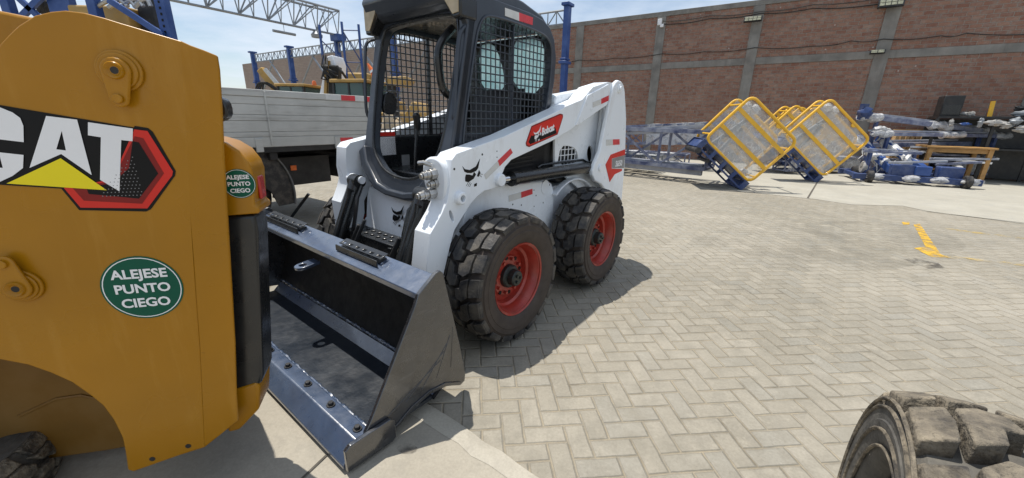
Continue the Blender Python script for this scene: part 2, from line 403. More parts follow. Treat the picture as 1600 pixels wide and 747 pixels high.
# ------------------------------------------------------------------ tyres
def tyre_mesh(Ro=.415, hw=.150, bead=.222, N=18, lug=.036, g=1.):
    carc, lugs = MB(), MB(); Rc = Ro-lug
    prof = [(bead-.006, -.55*hw), (bead, -.78*hw), (bead+.012, -.90*hw), (bead+.05, -1.0*hw), (bead+.085, -1.03*hw), (bead+.088, -1.01*hw), (bead+.118, -1.02*hw), (bead+.121, -.99*hw),
            (Rc-.055, -1.0*hw), (Rc-.052, -.985*hw), (Rc-.02, -.965*hw), (Rc-.004, -.86*hw), (Rc, -.5*hw), (Rc+.003, 0)]
    prof += [(r, -a) for r, a in prof[-2::-1]]
    carc.lathe(prof, (0, 0, 0), (0, 1, 0), 64)
    top = lambda y: Ro-.017*(y/hw)**2-.010*(abs(y)/hw)**6
    P = 2*math.pi/N
    def lugp(poly, s, ph, skirt=False):
        n = len(poly); vs = []
        cy = sum(p[0] for p in poly)/n; ct = sum(p[1] for p in poly)/n
        for lv in (0, 1):
            for y, t in poly:
                if lv: y, t = cy+(y-cy)*.97, ct+(t-ct)*.96
                r = top(y) if lv else Rc-.022
                a = ph+s*0+t*P
                vs.append((r*math.sin(a), s*y, r*math.cos(a)))
        fs = [tuple(range(n, 2*n))]+[(i, (i+1) % n, n+(i+1) % n, n+i) for i in range(n)]
        lugs.add(vs, fs)
        if skirt:                                # the shoulder of the lug running down the sidewall
            t0, t1 = ct-.36, ct+.36
            v2 = []
            for t in (t0, t1):
                a = ph+t*P
                for r, y in ((top(hw)-.004, .93*hw), (Rc+.002, 1.0*hw), (Rc-.020, 1.0*hw), (Rc-.030, .90*hw), (Rc-.01, .80*hw)):
                    v2.append((r*math.sin(a), s*y, r*math.cos(a)))
            lugs.add(v2, [(0, 1, 2, 3, 4), (9, 8, 7, 6, 5)]+[(i, (i+1) % 5, 5+(i+1) % 5, 5+i) for i in range(5)])
    for k in range(N):
        for s in (1, -1):
            ph = k*P+(0 if s > 0 else P*.5)
            lugp([(.985*hw, -.38*g), (.985*hw, .38*g), (.63*hw, .48*g), (.60*hw, .10), (.63*hw, -.28*g)], s, ph, True)
            lugp([(.535*hw, .06), (.545*hw, .50*g), (.31*hw, .72*g), (.02*hw, .66*g), (-.03*hw, .24), (.18*hw, .20), (.23*hw, -.11), (.54*hw, -.29*g)], s, ph)
    return carc, lugs
def rim_mesh(br=.222, hw=.125, dish=.015):
    r = MB()
    r.lathe([(br-.002, hw+.004), (br+.008, hw+.010), (br+.010, hw+.003), (br-.006, hw-.006), (br-.012, hw-.02), (br-.022, hw-.035), (br-.030, .055), (br-.046, .045),
             (br-.050, .012), (br-.075, dish+.004), (.135, dish+.008), (.125, dish+.020), (.095, dish+.022), (.06, dish+.022)], (0, 0, 0), (0, 1, 0), 56)
    r.lathe([(.06, dish+.010), (.15, dish-.004), (br-.055, -.02), (br-.03, -.05), (br-.01, -hw+.01), (br+.010, -hw), (br+.004, -hw-.008)], (0, 0, 0), (0, 1, 0), 56)
    return r
def nut_mesh(par, dish=.015):
    for k in range(8):
        n = MB()
        a = 2*math.pi*k/8
        c = Vector((.108*math.cos(a), dish+.02, .108*math.sin(a)))
        n.cyl(c, c+Vector((0, .022, 0)), .0105, 6); n.build('wheel_nut', 'redrim', par)
def hub_mesh(dish=.015):
    h = MB()
    h.lathe([(.075, dish+.018), (.074, dish+.045), (.066, dish+.055), (.052, dish+.058), (.050, dish+.095), (.044, dish+.103), (.0001, dish+.104)], (0, 0, 0), (0, 1, 0), 28)
    for k in range(3):
        a = 2*math.pi*k/3
        c = Vector((.022*math.cos(a), dish+.100, .022*math.sin(a)))
        h.cyl(c, c+Vector((0, .014, 0)), .010, 8)
    return h
def hole_mesh(dish=.015):
    h = MB()
    for k in range(8):
        a = 2*math.pi*(k+.5)/8
        h.cyl(Vector((.118*math.cos(a), dish+.002, .118*math.sin(a))), Vector((.118*math.cos(a), dish+.0245, .118*math.sin(a))), .013, 10)
    return h

# ================================================================== SETTING
FD = Vector((-.6218, -.7832, 0)); LD = Vector((.7832, -.6218, 0)); MO = Vector((-.6031, 2.7213, 0)); YAW = R(-128.447)
def mw(X, Y, Z=0.): return MO + FD*X + LD*Y + Vector((0, 0, Z))
def sheet_z(name, pts, z, m, kind='structure'):
    mb = MB(); mb.add([(p[0], p[1], z) for p in pts], [tuple(range(len(pts)))])
    o = mb.build(name, m); o['kind'] = kind; return o
sheet_z('ground', [(-160, -60), (160, -60), (160, 200), (-160, 200)], 0, 'paver')
# concrete slab in front of the pavers, a pale kerb strip along its edge
sl = [mw(.795, 12), mw(14, 12), mw(14, -1.1), mw(.795, -1.1)]
sheet_z('concrete_slab', sl, .004, 'slab')
kb = MB()
edge = []
for i in range(150):
    y = -1.1+i*.087
    edge.append((y, .765+rnd.uniform(-.008, .008)+.010*math.sin(y*3.1)))
vs = []; fs = []
for y, x in edge:
    for xx, zz in ((x-.004, 0.), (x, .010), (x+.030, .015), (x+.065, .011), (x+.085+rnd.uniform(-.01, .01), .0055)):
        vs.append(tuple(mw(xx, y, zz)))
for i in range(len(edge)-1):
    for q in range(4): fs.append((i*5+q, i*5+q+1, i*5+5+q+1, i*5+5+q))
kb.add(vs, fs); kb.build('slab_kerb', 'kerb')['kind'] = 'structure'
# joints sawn in the slab
def strip(p, q, w):
    p, q = Vector((p[0], p[1], 0)), Vector((q[0], q[1], 0)); n = (q-p).normalized().cross(Vector((0, 0, 1)))*w/2
    return [p-n, p+n, q+n, q-n]
M['dark'] = mat('dark_joint', (.09, .08, .065), .95, var=.3)
sheet_z('slab_joint', strip(ground(470, 752), ground(512, 712), .010), .0085, 'dark')
# far concrete apron
ap = [ground(*p) for p in [(700, 232), (985, 262), (1160, 300), (1270, 311), (1330, 320), (1410, 322), (1448, 330), (1600, 350)]]
far = ap+[ap[-1]+Vector((30, -12, 0)), Vector((60, 60, 0)), Vector((-30, 70, 0)), Vector((-14, 30, 0))]
sheet_z('concrete_apron', far, .004, 'apron')
sheet_z('apron_joint', strip(ground(1262, 310), ground(1280, 280), .03), .008, 'dark')
sheet_z('apron_joint', strip(ground(1448, 331), ground(1600, 349), .02), .008, 'dark')
# painted marks
P = lambda *q: [ground(*p) for p in q]
sheet_z('painted_marking', P((1427, 351), (1437, 350), (1470, 398), (1484, 403), (1455, 402), (1428, 388), (1446, 386)), .004, 'paint')
sheet_z('painted_marking', P((1409, 347), (1421, 347), (1421, 351), (1411, 352)), .004, 'paint')
sheet_z('painted_marking', strip(ground(1470, 401), ground(1640, 419), .10), .0075, 'paintfaint')
sheet_z('painted_marking', strip(ground(1478, 358), ground(1640, 378), .12), .004, 'paintfaint')
M['oil'] = worn('oil_stain', (.07, .06, .05), .42, .62, 6, .75)
sheet_z('oil_stain', P((1412, 405), (1430, 404), (1465, 411), (1476, 419), (1450, 420), (1430, 413)), .004, 'oil')
sheet_z('oil_stain', [ground(636+16*math.cos(a*.5), 703+8*math.sin(a*.5)) for a in range(13)], .008, 'oil')
M['oilf'] = worn('tyre_grime', (.20, .185, .15), .45, .75, 1.4, .4)
sheet_z('tyre_marks', [ground(1290+220*math.cos(a*.35), 385+40*math.sin(a*.35)) for a in range(18)], .0035, 'oilf')

# ================================================================== BRICK WALL
WANG = R(146.5); W0 = Vector((10, 13, 0)); WH = 5.18
def wl(px, py, t=0.):
    p0 = W0+Vector((-math.sin(WANG)*-t*-1, 0, 0))*0
    n = Vector((-math.sin(WANG), math.cos(WANG), 0))      # local +Y
    return on_plane(px, py, W0+n*t, WANG)
wall = tag(empty('brick_wall', W0, WANG), 'long tall red brick wall with grey concrete columns and bands behind the yard', 'wall')
S0, SM, S1 = -26., 14.5, 38.7
# local +Y points to the camera
def bx(mb, x0, x1, y0, y1, z0, z1): return mb.box(((x0+x1)/2, (y0+y1)/2, (z0+z1)/2), (x1-x0, y1-y0, z1-z0))
bx(MB(), S0, SM, -.24, 0, 0, WH-.16).build('brickwork', 'brick', wall)
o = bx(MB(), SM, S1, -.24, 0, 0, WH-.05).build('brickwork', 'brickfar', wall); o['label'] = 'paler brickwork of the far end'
cols = [8.83, 5.58, 2.50, -.83, -4.05, -7.3, -10.6, -13.9, -17.2, -20.5, 12.1]
bm_ = MB()
def seg(z0, z1):
    cs = sorted(cols); lim = [S0]+cs+[SM]
    for i in range(len(lim)-1):
        a = lim[i]+(.16 if i > 0 else 0); b_ = lim[i+1]-(.16 if i < len(lim)-2 else 0)
        bx(bm_, a, b_, -.02, .022, z0, z1)
seg(3.235, 3.45); bm_.build('tie_beam', 'concrete', wall, .006)
bx(MB(), S0, SM, -.25, .03, WH-.16, WH).build('tie_beam', 'concrete', wall, .01)
for c in cols:
    bx(MB(), c-.16+rnd.uniform(-.015, .015), c+.16, -.02, .035, 0, WH-.162).build('column', 'concrete', wall, .008)
def cable(name, pts, label, off=.045, r=.012):
    mb = MB(); P3 = []
    for px, py in pts:
        s, z = wl(px, py, off); P3.append((s, off, z))
    q = []
    for i in range(len(P3)-1):
        for k in range(6):
            f = k/6; a, b = Vector(P3[i]), Vector(P3[i+1]); v = a.lerp(b, f); v.z -= .05*math.sin(math.pi*f); q.append(v)
    q.append(Vector(P3[-1])); mb.tube(q, r, 6)
    o = mb.build(name, 'darkmetal'); o.location = W0; o.rotation_euler = (0, 0, WANG)
    return tag(o, label, 'cable')
cable('wall_cable', [(862, 98), (905, 94), (960, 91), (1035, 84), (1100, 81), (1180, 74.5), (1270, 72), (1330, 64), (1380, 61), (1470, 56), (1510, 52), (1640, 51)], 'long dark cable sagging across the upper brickwork below the floodlights')
cable('wall_cable', [(1036, 38), (1110, 29), (1188, 21), (1270, 13), (1376, 6)], 'thin cable running from the white wall box up to the large floodlight', r=.014)
cable('wall_cable', [(1036, 33), (1110, 24), (1188, 18), (1270, 7), (1376, -3)], 'upper of two thin cables above the small floodlight', r=.012)
def floodlight(s, z, w, h, label, cells):
    t = tag(empty('floodlight', W0+Vector((math.cos(WANG)*s-math.sin(WANG)*.04, math.sin(WANG)*s+math.cos(WANG)*.04, z)), WANG), label, 'floodlight')
    tilt = Matrix.Rotation(R(18), 3, 'X')
    MB().box((0, .16, 0), (w, .08, h), tilt).build('housing', 'black', t, .01)
    p = MB(); nx, ny = cells
    for i in range(nx):
        for j in range(ny):
            p.box(tilt @ Vector(((i-(nx-1)/2)*w*.9/nx, .045, (j-(ny-1)/2)*h*.84/ny))+Vector((0, .16, 0)), (w*.78/nx, .012, h*.7/ny), tilt)
    p.build('lamp_panel', 'led', t)
    for sx in (-.4, .4): MB().beam((w*sx, 0, 0), (w*sx, .14, 0), .04, .02).build('bracket', 'black', t)
s, z = wl(1393, 2, .2); floodlight(s, z+.04, .56, .42, 'large floodlight with a yellowish lamp face high on the brick wall', (4, 4))
s, z = wl(1176.5, 30, .2); floodlight(s, z, .52, .16, 'small slim floodlight with four lamp cells on the brick wall', (4, 2))
s, z = wl(1370, 82, .1); floodlight(s, z, .34, .10, 'small dark slatted lamp below the large floodlight', (2, 2))
s, z = wl(1031, 36, .06)
jb = tag(empty('junction_box', W0+Vector((math.cos(WANG)*s, math.sin(WANG)*s, z)), WANG), 'small white junction box where the two thin wall cables end', 'box')
MB().box((0, .07, .03), (.14, .09, .2)).build('case', 's_white', jb, .01)
MB().box((-.09, .08, -.1), (.12, .07, .1)).build('camera_head', 's_white', jb, .01)
# white awning edge at the far right of the wall
aw = tag(empty('awning', W0+Vector((math.cos(WANG)*-4.4, math.sin(WANG)*-4.4, 0)), WANG), 'white sloping awning edge sticking out from the brick wall', 'awning')
bx(MB(), -.95, .10, .2, .9, 3.10, 3.17).build('canopy', 's_white', aw, .01)
bx(MB(), -.9, .05, .04, .75, 2.66, 2.74).build('canopy', 's_white', aw, .01)
MB().tube([(-.5, .05, 2.7), (-.5, .6, 3.1)], .03).build('bracket', 'greysteel', aw)

# ================================================================== STEEL GANTRY
GT = 3.2
gan = tag(empty('steel_gantry', W0, WANG), 'blue columned steel gantry with lattice trusses standing in front of the brick wall', 'gantry')
def lattice(mb, p, q, h, n, r=.028, rw=.016, wid=0.):
    p, q = Vector(p), Vector(q); t = q-p; up = Vector((0, 0, h)); sd = Vector((0, 0, 1)).cross(t).normalized()*wid
    if wid == 0:
        mb.tube([p, q], r, 6); mb.tube([p+up, q+up], r, 6)
        for i in range(n):
            a, b = p+t*(i/n), p+t*((i+1)/n)
            mb.tube([a, a+up], rw, 5); mb.tube([a+up, b] if i % 2 else [a, b+up], rw, 5)
        mb.tube([q, q+up], rw, 5)
    else:
        mb.tube([p, q], r, 6); mb.tube([p+up+sd/2, q+up+sd/2], r, 6); mb.tube([p+up-sd/2, q+up-sd/2], r, 6)
        for i in range(n):
            a, b = p+t*(i/n), p+t*((i+1)/n); m_ = (a+b)/2
            for e in (sd/2, -sd/2):
                mb.tube([a, a+up+e], rw, 5); mb.tube([m_, m_+up+e], rw*.8, 5)
                mb.tube([a+up+e, b], rw, 5)
            mb.tube([a+up+sd/2, a+up-sd/2], rw, 5); mb.tube([b, m_+up], rw*1.2, 5)
    return mb
colpx = [(399, 81, 110), (455, 71, 100), (530, 48, 100), (619, 60, 130), (884, 1, 70)]
gs = []
for px, ptop, pm in colpx:
    s, _ = wl(px, pm, GT); _, zt = wl(px, ptop, GT); gs.append((s, zt))
GZ = sorted(z for s, z in gs)[len(gs)//2]
for i, (s, zt) in enumerate(gs):
    w = .17
    cb = MB(); bx(cb, s-w/2, s+w/2, GT-.13, GT+.13, 0, GZ)
    for zz in (GZ-.10, GZ*.63): bx(cb, s-w*.8, s+w*.8, GT-.22, GT+.22, zz, zz+.09)
    for k in range(3): bx(cb, s-w*.66, s+w*.66, GT-.17, GT+.17, .9+k*1.2, .96+k*1.2)
    cb.build('column', 'blue', gan, .012)
tr = MB()
a = wl(399, 90, GT)[0]; b = wl(884, 17, GT)[0]
zb = wl(884, 33, GT)[1]; zt = wl(884, 16, GT)[1]
lattice(tr, (a, GT, GZ-.62), (b, GT, GZ-.62), .42, 64, .035, .02)
tr.build('truss', 'greysteel', gan)
kb_ = MB()
for (s, _) in gs[:4]:
    for sg in (-1, 1):
        if sg > 0 and s == gs[0][0]: continue
        kb_.tube([(s, GT, GZ*.42), (s+sg*2.4, GT, GZ-.62)], .05, 6)
kb_.build('knee_brace', 'greysteel', gan)
# cross truss from the third column towards the yard
inv = Matrix.Rotation(-WANG, 4, 'Z') @ Matrix.Translation(-W0)
c3 = gs[2]
zc = wl(528, 56, GT)[1]
p3 = inv @ ground(262, -1, zc); p3b = inv @ ground(528, 55, zc)
tr2 = MB(); dirv = (p3-p3b).normalized()
end = p3b+dirv*((p3-p3b).length+9)
nseg = 14
lattice(tr2, (p3b.x, p3b.y, zc), (end.x, end.y, zc), 1.05, nseg, .05, .026, .55)
tr2.build('cross_truss', 'greysteel', gan)
hd = MB()
bx(hd, p3b.x-.3, p3b.x+.3, p3b.y-.25, p3b.y+.25, zc-.28, zc+.02)
hd.build('column_head', 'blue', gan, .01)
lm = (p3-p3b)
for f, nm in ((.40, 'hanging_lamp'), (.17, 'hanging_lamp')):
    c = p3b.lerp(p3, f)
    l = MB()
    if f > .3: l.tube([(c.x-.5*dirv.x, c.y-.5*dirv.y, zc-.36), (c.x+.5*dirv.x, c.y+.5*dirv.y, zc-.36)], .06, 8); l.tube([(c.x, c.y, zc), (c.x, c.y, zc-.33)], .012, 5)
    else: l.lathe([(.05, .05), (.10, 0), (.26, -.18), (.24, -.30), (.001, -.31)], (c.x, c.y, zc), (0, 0, 1), 16)
    o = l.build(nm, 'greysteel'); o.matrix_world = Matrix.Translation(W0) @ Matrix.Rotation(WANG, 4, 'Z')
    tag(o, 'thin tube lamp hanging under the grey cross truss' if f > .3 else 'round bell lamp under the grey cross truss near its column', 'lamp')
# light blue scaffold mast beside the third column
mast = tag(empty('scaffold_mast'), 'slim blue scaffold mast of two posts with cross bracing beside the gantry column', 'mast')
ya = 14.
pa, pb, pc = at(543, 130, ya), at(568, 130, ya), at(509, 130, ya)
za, zb_ = at(543, 34, ya).z, at(565, 38, ya).z
for p, z in ((pa, za), (pb, zb_), (pc, za-.1)):
    MB().beam((p.x, p.y, 0), (p.x, p.y, z), .065, .065).build('post', 'blue', mast, .01)
br = MB()
for k in range(5):
    z0, z1 = z-.15-k*.95, z-1.1-k*.95
    if z1 < .2: break
    br.tube([(pa.x, pa.y, z0), (pb.x, pb.y, z1)], .022, 5); br.tube([(pa.x, pa.y, z0), (pb.x, pb.y, z0)], .018, 5)
    br.tube([(pc.x, pc.y, z0-.3), (pa.x, pa.y, z1)], .018, 5)
br.build('cross_bracing', 'navy', mast)

# ================================================================== SKID STEER LOADER (white)
sk = tag(empty('skid_steer_loader', MO, YAW), 'white compact skid steer loader with dark grey cab, red rims and black front bucket', 'loader')
# ---- wheels
carc, lugs = tyre_mesh()
def wheel(x, s, first=None):
    w = empty('wheel', (x, s*.705, .412), 0, sk)
    w.rotation_euler = (0, rnd.uniform(0, 6.28), 0 if s > 0 else math.pi)
    return w
w0 = wheel(0, 1)
ty = carc.build('tyre', 'sidewall', w0, smooth=40)
lg = lugs.build('tread_lugs', 'tread', w0, .0018, 25)
rim = rim_mesh().build('rim', 'redrim', w0, smooth=30)
nut_mesh(w0)
hole_mesh().build('rim_holes', 's_black', w0)
hub_mesh().build('hub', 'hub', w0)
for x, s in ((-1.127, 1), (.045, -1), (-1.127, -1)):
    w = copy_tree(w0, sk); w.location = (x, s*.705, .412)
    w.rotation_euler = (0, rnd.uniform(0, 6.28), 0 if s > 0 else math.pi)
ax = MB()
for x in (0, -1.127): ax.cyl((x, -.72, .412), (x, .72, .412), .07)
ax.build('axle', 'darkmetal', sk)
# ---- chassis
ch = MB()
prof = [(.24, .24), (.27, .50), (.20, .60), (.10, .86), (-.02, .93), (-.18, .935), (-.34, .92), (-.75, .90), (-.83, .87), (-.87, .80), (-.885, .55), (-.93, .40), (-1.35, .36), (-1.42, .62),
        (-1.60, .52), (-1.80, .50), (-1.80, .24), (-1.6, .18), (0, .18)]
for s in (1, -1):
    ch.prism(prof, side(.46, s), 0, .04)
ch.prism([(.22, .20), (.24, .62), (-.1, .80), (-1.75, .85), (-1.78, .22), (-1.5, .19), (0, .19)], side(0), -.455, .455)
ch.build('chassis', 'white', sk, .012)
# front panel below the cab, leaning forward at its foot
fp = MB()
fp.prism([(.29, .50), (.27, .56), (.235, .80), (.21, .86), (.05, .86), (.05, .45)], side(0), -.40, .40)
fp.build('front_panel', 'white', sk, .015)
# fender curve above the rear wheel
arcp = arc(-1.127, .412, .470, 52, 128, 18)
for s in (1, -1):
    fe = MB(); fe.prism(arcp+[(x, z) for x, z in arc(-1.127, .412, .455, 128, 52, 18)], side(.46, s), .03, .085)
    fe.build('rear_fender', 'white', sk, .004)
# engine bay: white uprights with grille window, dark side of the hydraulic bay
def mirror(poly): return poly
eb = MB()
grl = chaikin([(-.94, 1.15), (-1.09, 1.145), (-1.19, 1.11), (-1.235, 1.04), (-1.225, 1.0), (-.90, 1.0)], 1)
ov = [(-1.44+.055*math.cos(a*.5236)*1.0+.02*math.sin(a*.5236), 1.06+.075*math.sin(a*.5236)) for a in range(12)]
for s in (1, -1):
    eb.plate([(-.875, .90), (-.845, 1.26), (-.86, 1.40), (-1.3, 1.50), (-1.62, 1.58), (-1.78, 1.20), (-1.80, .70), (-1.40, .70), (-1.0, .92)], [grl, ov], side(.475, s), 0, .022)
eb.build('engine_cowl', 'white', sk, .004)
dk = MB()
dk.prism([(-.88, .93), (-.88, 1.25), (-1.55, 1.40), (-1.75, 1.15), (-1.75, .80), (-1.0, .85)], side(0), -.44, .44)
dk.build('engine', 'black', sk, .01)
for s in (1, -1):
    gm = MB()
    for k in range(5): gm.box((-.96-.056*k, s*.488, 1.075), (.006, .006, .16))
    for k in range(3): gm.box((-1.07, s*.4885, 1.03+.045*k), (.32-.05*k, .006, .006))
    gm.build('side_grille', 'white', sk)
tl = MB()
tl.prism([(-1.70, .55), (-1.66, 1.40), (-1.80, 1.38), (-1.93, 1.0), (-1.95, .58)], side(0), -.50, .50)
tl.build('tailgate', 'white', sk, .02)
hp = MB(); hp.prism([(-.12, .94), (-.20, 1.19), (-.88, 1.28), (-.88, .90)], side(.40), 0, .05); hp.prism([(-.12, .94), (-.20, 1.08), (-.88, 1.08), (-.88, .90)], side(-.45), 0, .05); hp.build('hydraulic_bay', 'darkmetal', sk, .01)
lo = MB()
for k in range(7): lo.beam((-.22, .455, .985+.030*k), (-.62, .455, 1.00+.030*k), .012, .010)
lo.build('louvre', 'darkmetal', sk)
# ---- rear towers
tow = [(-1.522, 1.616), (-1.561, 1.660), (-1.615, 1.685), (-1.677, 1.678), (-1.735, 1.65), (-1.773, 1.60), (-1.866, 1.37), (-1.937, .986), (-1.96, .59), (-1.90, .56), (-1.819, .55), (-1.70, .62),
       (-1.60, .70), (-1.467, .80), (-1.336, .845), (-1.275, .90), (-1.265, .94), (-1.30, 1.0), (-1.382, 1.10), (-1.438, 1.315), (-1.499, 1.549)]
for s in (1, -1):
    t = MB(); t.prism(tow, side(.585, s), 0, .035)
    t.prism([(-1.55, 1.60), (-1.68, 1.62), (-1.80, 1.35), (-1.88, .62), (-1.80, .60), (-1.50, .95)], side(.50, s), 0, .03)
    t.prism([(-1.80, 1.30), (-1.92, .62), (-1.86, .62), (-1.76, 1.30)], side(.53, s), 0, .055)
    t.build('rear_tower', 'white', sk, .010)
    p = MB(); p.cyl((-1.64, s*.56, 1.615), (-1.64, s*.632, 1.615), .036); p.cyl((-1.64, s*.63, 1.615), (-1.64, s*.645, 1.615), .02); p.build('pivot_pin', 'white', sk, .004)
    b = MB(); b.cyl((-1.40, s*.60, .955), (-1.40, s*.632, .955), .030); b.build('pivot_pin', 'white', sk, .004)
# ---- lift arms
arm = [(.315, 1.133), (.28, 1.165), (.18, 1.185), (-.131, 1.249), (-.777, 1.427), (-.80, 1.440), (-1.045, 1.50), (-1.20, 1.60), (-1.45, 1.655), (-1.60, 1.655), (-1.66, 1.60), (-1.62, 1.53), (-1.52, 1.50), (-1.2, 1.395),
       (-.90, 1.278), (-.653, 1.204), (-.191, 1.100), (-.130, 1.060), (-.098, 1.01), (-.085, .975), (-.05, .942), (.0, .936), (.06, .935), (.12, .91), (.169, .879), (.227, .824),
       (.309, .742), (.345, .655), (.40, .50), (.43, .32), (.53, .32), (.53, .45), (.515, .579), (.483, .758), (.455, .787), (.399, .851), (.355, .914), (.333, .999)]
slot = [(.326+.012*math.cos(a*.5236)+.02*math.sin(a*.5236)*.6, .827+.036*math.sin(a*.5236)) for a in range(12)]
for s in (1, -1):
    ap_ = arm if s > 0 else [(x-.125*max(0, min(1, (1.0-z)/.35)), z) for x, z in arm]
    a = MB(); a.plate(ap_, [[(.269+.018*math.cos(i*.5236), .923+.024*math.sin(i*.5236)) for i in range(12)], slot], side(.47, s), 0, .13)
    ao = a.build('lift_arm', 'white', sk, .016, seg=3)
    cv = MB()       # thicker rear cover plate with slanted front edge
    cv.prism([(-.96, 1.31), (-1.045, 1.44), (-1.11, 1.535), (-1.45, 1.640), (-1.50, 1.60), (-1.46, 1.475), (-1.2, 1.385), (-1.0, 1.31)], side(.598, s), 0, .012)
    cv.build('arm_cover', 'white', ao, .005)
    bs = MB(); bs.lathe([(.018, .0), (.036, 0), (.036, .03), (.030, .036), (.019, .036), (.018, .0)], (.269, s*.598, .923), (0, s, 0), 24)
    bs.build('arm_boss', 'white', ao)
    bs = MB(); bs.cyl((-.075, s*.50, .985), (-.075, s*.625, .985), .040); bs.build('cylinder_boss', 'white', ao, .006)
cm = MB()
cm.tube([(-.92, -.47, 1.47), (-.92, .47, 1.47)], .06, 16)
cm.prism([(-.84, 1.42), (-.90, 1.53), (-1.05, 1.55), (-1.5, 1.62), (-1.55, 1.58), (-1.1, 1.46)], side(.35), 0, .115)
cm.prism([(-.84, 1.42), (-.90, 1.53), (-1.05, 1.55), (-1.5, 1.62), (-1.55, 1.58), (-1.1, 1.46)], side(.35, -1), 0, .115)
cm.build('arm_crossmember', 'white', sk, .01)
for s in (1, -1):
    lc = MB()
    lc.cyl((-.25, s*.555, .970), (-1.36, s*.555, .958), .045, 24); lc.cyl((-1.30, s*.555, .958), (-1.44, s*.555, .958), .052, 20)
    lc.cyl((-.245, s*.555, .970), (-.285, s*.555, .970), .050, 24)
    lc.tube([(-.60, s*.515, 1.012), (-.66, s*.51, 1.025), (-.9, s*.505, 1.025), (-1.30, s*.505, 1.02), (-1.38, s*.51, .99)], .010, 8)
    lc.build('lift_cylinder', 'plastic', sk, smooth=40)
for s in (1, -1): MB().cyl((-.07, s*.565, .980), (-.26, s*.556, .971), .023, 16).build('cylinder_rod', 'chrome', sk)
# small hose bundle in front of the lift cylinder
# ---- hydraulic couplers on the near arm's front face
cp = MB()
cp.prism(chaikin([(.40, 1.11), (.47, 1.15), (.56, 1.13), (.59, 1.06), (.585, .96), (.565, .90), (.50, .90), (.44, .93), (.40, 1.0)], 2), frame((.30, 0, 0), (0, 1, 0), (0, 0, 1), (1, 0, 0)), 0, .055)
cp.build('coupler_plate', 'white', sk, .012)
for y, z, L, r in ((.505, 1.055, .085, .022), (.515, 1.005, .05, .018), (.495, .950, .105, .022)):
    q = MB(); d = Vector((.9, -.10, -.08)).normalized(); p = Vector((.35, y, z))
    q.cyl(p, p+d*L*.45, r*1.45, 8); q.cyl(p+d*L*.45, p+d*L, r, 18); q.cyl(p+d*L*.62, p+d*L*.74, r*1.2, 18); q.cyl(p+d*(L+.001), p+d*(L+.012), r*.7, 12)
    q.build('hydraulic_coupler', 'steel', sk, .002)
MB().tube([(.37, .50, 1.10), (.40, .47, 1.115), (.41, .44, 1.11)], .012, 8).build('hydraulic_coupler', 'steel', sk)
# ---- cab
def Xf(z): return .020+(1.86-z)*.215
cabo = [(.10, 1.99), (.02, 2.02), (-.55, 2.015), (-.70, 2.0), (-.79, 1.965), (-.85, 1.90), (-.885, 1.78), (-.875, 1.62), (-.80, 1.22), (-.78, .98), (.20, .98), (.185, 1.09), (.14, 1.30), (.03, 1.84), (.06, 1.90)]
cabw = chaikin([(-.07, 1.90), (-.19, 1.93), (-.66, 1.92), (-.79, 1.885), (-.825, 1.77), (-.80, 1.55), (-.70, 1.12), (.06, 1.12), (.10, 1.17), (-.01, 1.70)], 2)
for s in (1, -1):
    c = MB(); c.plate(cabo, [cabw], side(.405, s), 0, .045); c.build('cab_side_frame', 'cabgrey', sk, .012, seg=3)
    rb = MB(); rb.tube([(x, s*.452, z) for x, z in cabw], .008, 6, True); rb.build('window_trim', 'cabgrey', sk)
    m_ = MB()
    xs0, xs1, z0, z1 = -.84, .10, 1.10, 1.935
    def inside(x, z):
        r_ = False; n = len(cabw)
        for i in range(n):
            (xa, za_), (xb, zb2) = cabw[i], cabw[(i+1) % n]
            if (za_ > z) != (zb2 > z) and x < (xb-xa)*(z-za_)/(zb2-za_)+xa: r_ = not r_
        return r_
    nx = int((xs1-xs0)/.0445); nz = int((z1-z0)/.0445)
    for i in range(nx):
        x = xs0+(i+.5)*.0445; zz = [z0+k*.01 for k in range(84) if inside(x, z0+k*.01)]
        if len(zz) > 3: m_.tube([(x, s*.420, min(zz)-.012), (x, s*.420, max(zz)+.012)], .0042 if s > 0 else .0052, 5)
    for k in range(nz):
        z = z0+(k+.5)*.0445; xx = [xs0+i*.01 for i in range(94) if inside(xs0+i*.01, z)]
        if len(xx) > 3: m_.tube([(min(xx)-.012, s*.426, z), (max(xx)+.012, s*.426, z)], .0042 if s > 0 else .0052, 5)
    m_.beam((-.40, s*.424, 1.2), (-.40, s*.424, 1.92), .010, .022, (0, 1, 0))
    m_.build('side_screen', 'cabgrey' if s > 0 else 'plastic', sk)  # far screen coloured black to stand for its shadow; near one keeps grey
ff = MB()
outer = chaikin([(-.45, 1.90), (-.45, 1.12), (-.41, 1.0), (-.22, .855), (.22, .835), (.41, 1.0), (.45, 1.12), (.45, 1.90)], 1)
inner = chaikin([(-.37, 1.88), (-.385, 1.60), (-.36, 1.18), (-.30, 1.08), (-.15, .975), (.15, .955), (.30, 1.07), (.37, 1.20), (.395, 1.60), (.385, 1.88), (.30, 1.925), (-.29, 1.925)], 2)
outer = [(-.45, 1.97), (-.45, 1.12), (-.42, 1.01), (-.36, .95), (-.22, .855), (-.10, .835), (.10, .828), (.22, .84), (.36, .95), (.42, 1.01), (.45, 1.12), (.45, 1.97)]
sl_ = frame((.020+1.86*.215, 0, 0), (0, 1, 0), (-.215, 0, 1), (1, 0, .215))
ff.plate(outer, [inner], sl_, -.05, .012)
ff.build('cab_front_frame', 'cabgrey', sk, .010, seg=3)
se = MB(); se.tube([(Xf(z)+.008, y, z) for y, z in inner], .011, 8, True); se.build('door_seal', 'plastic', sk)
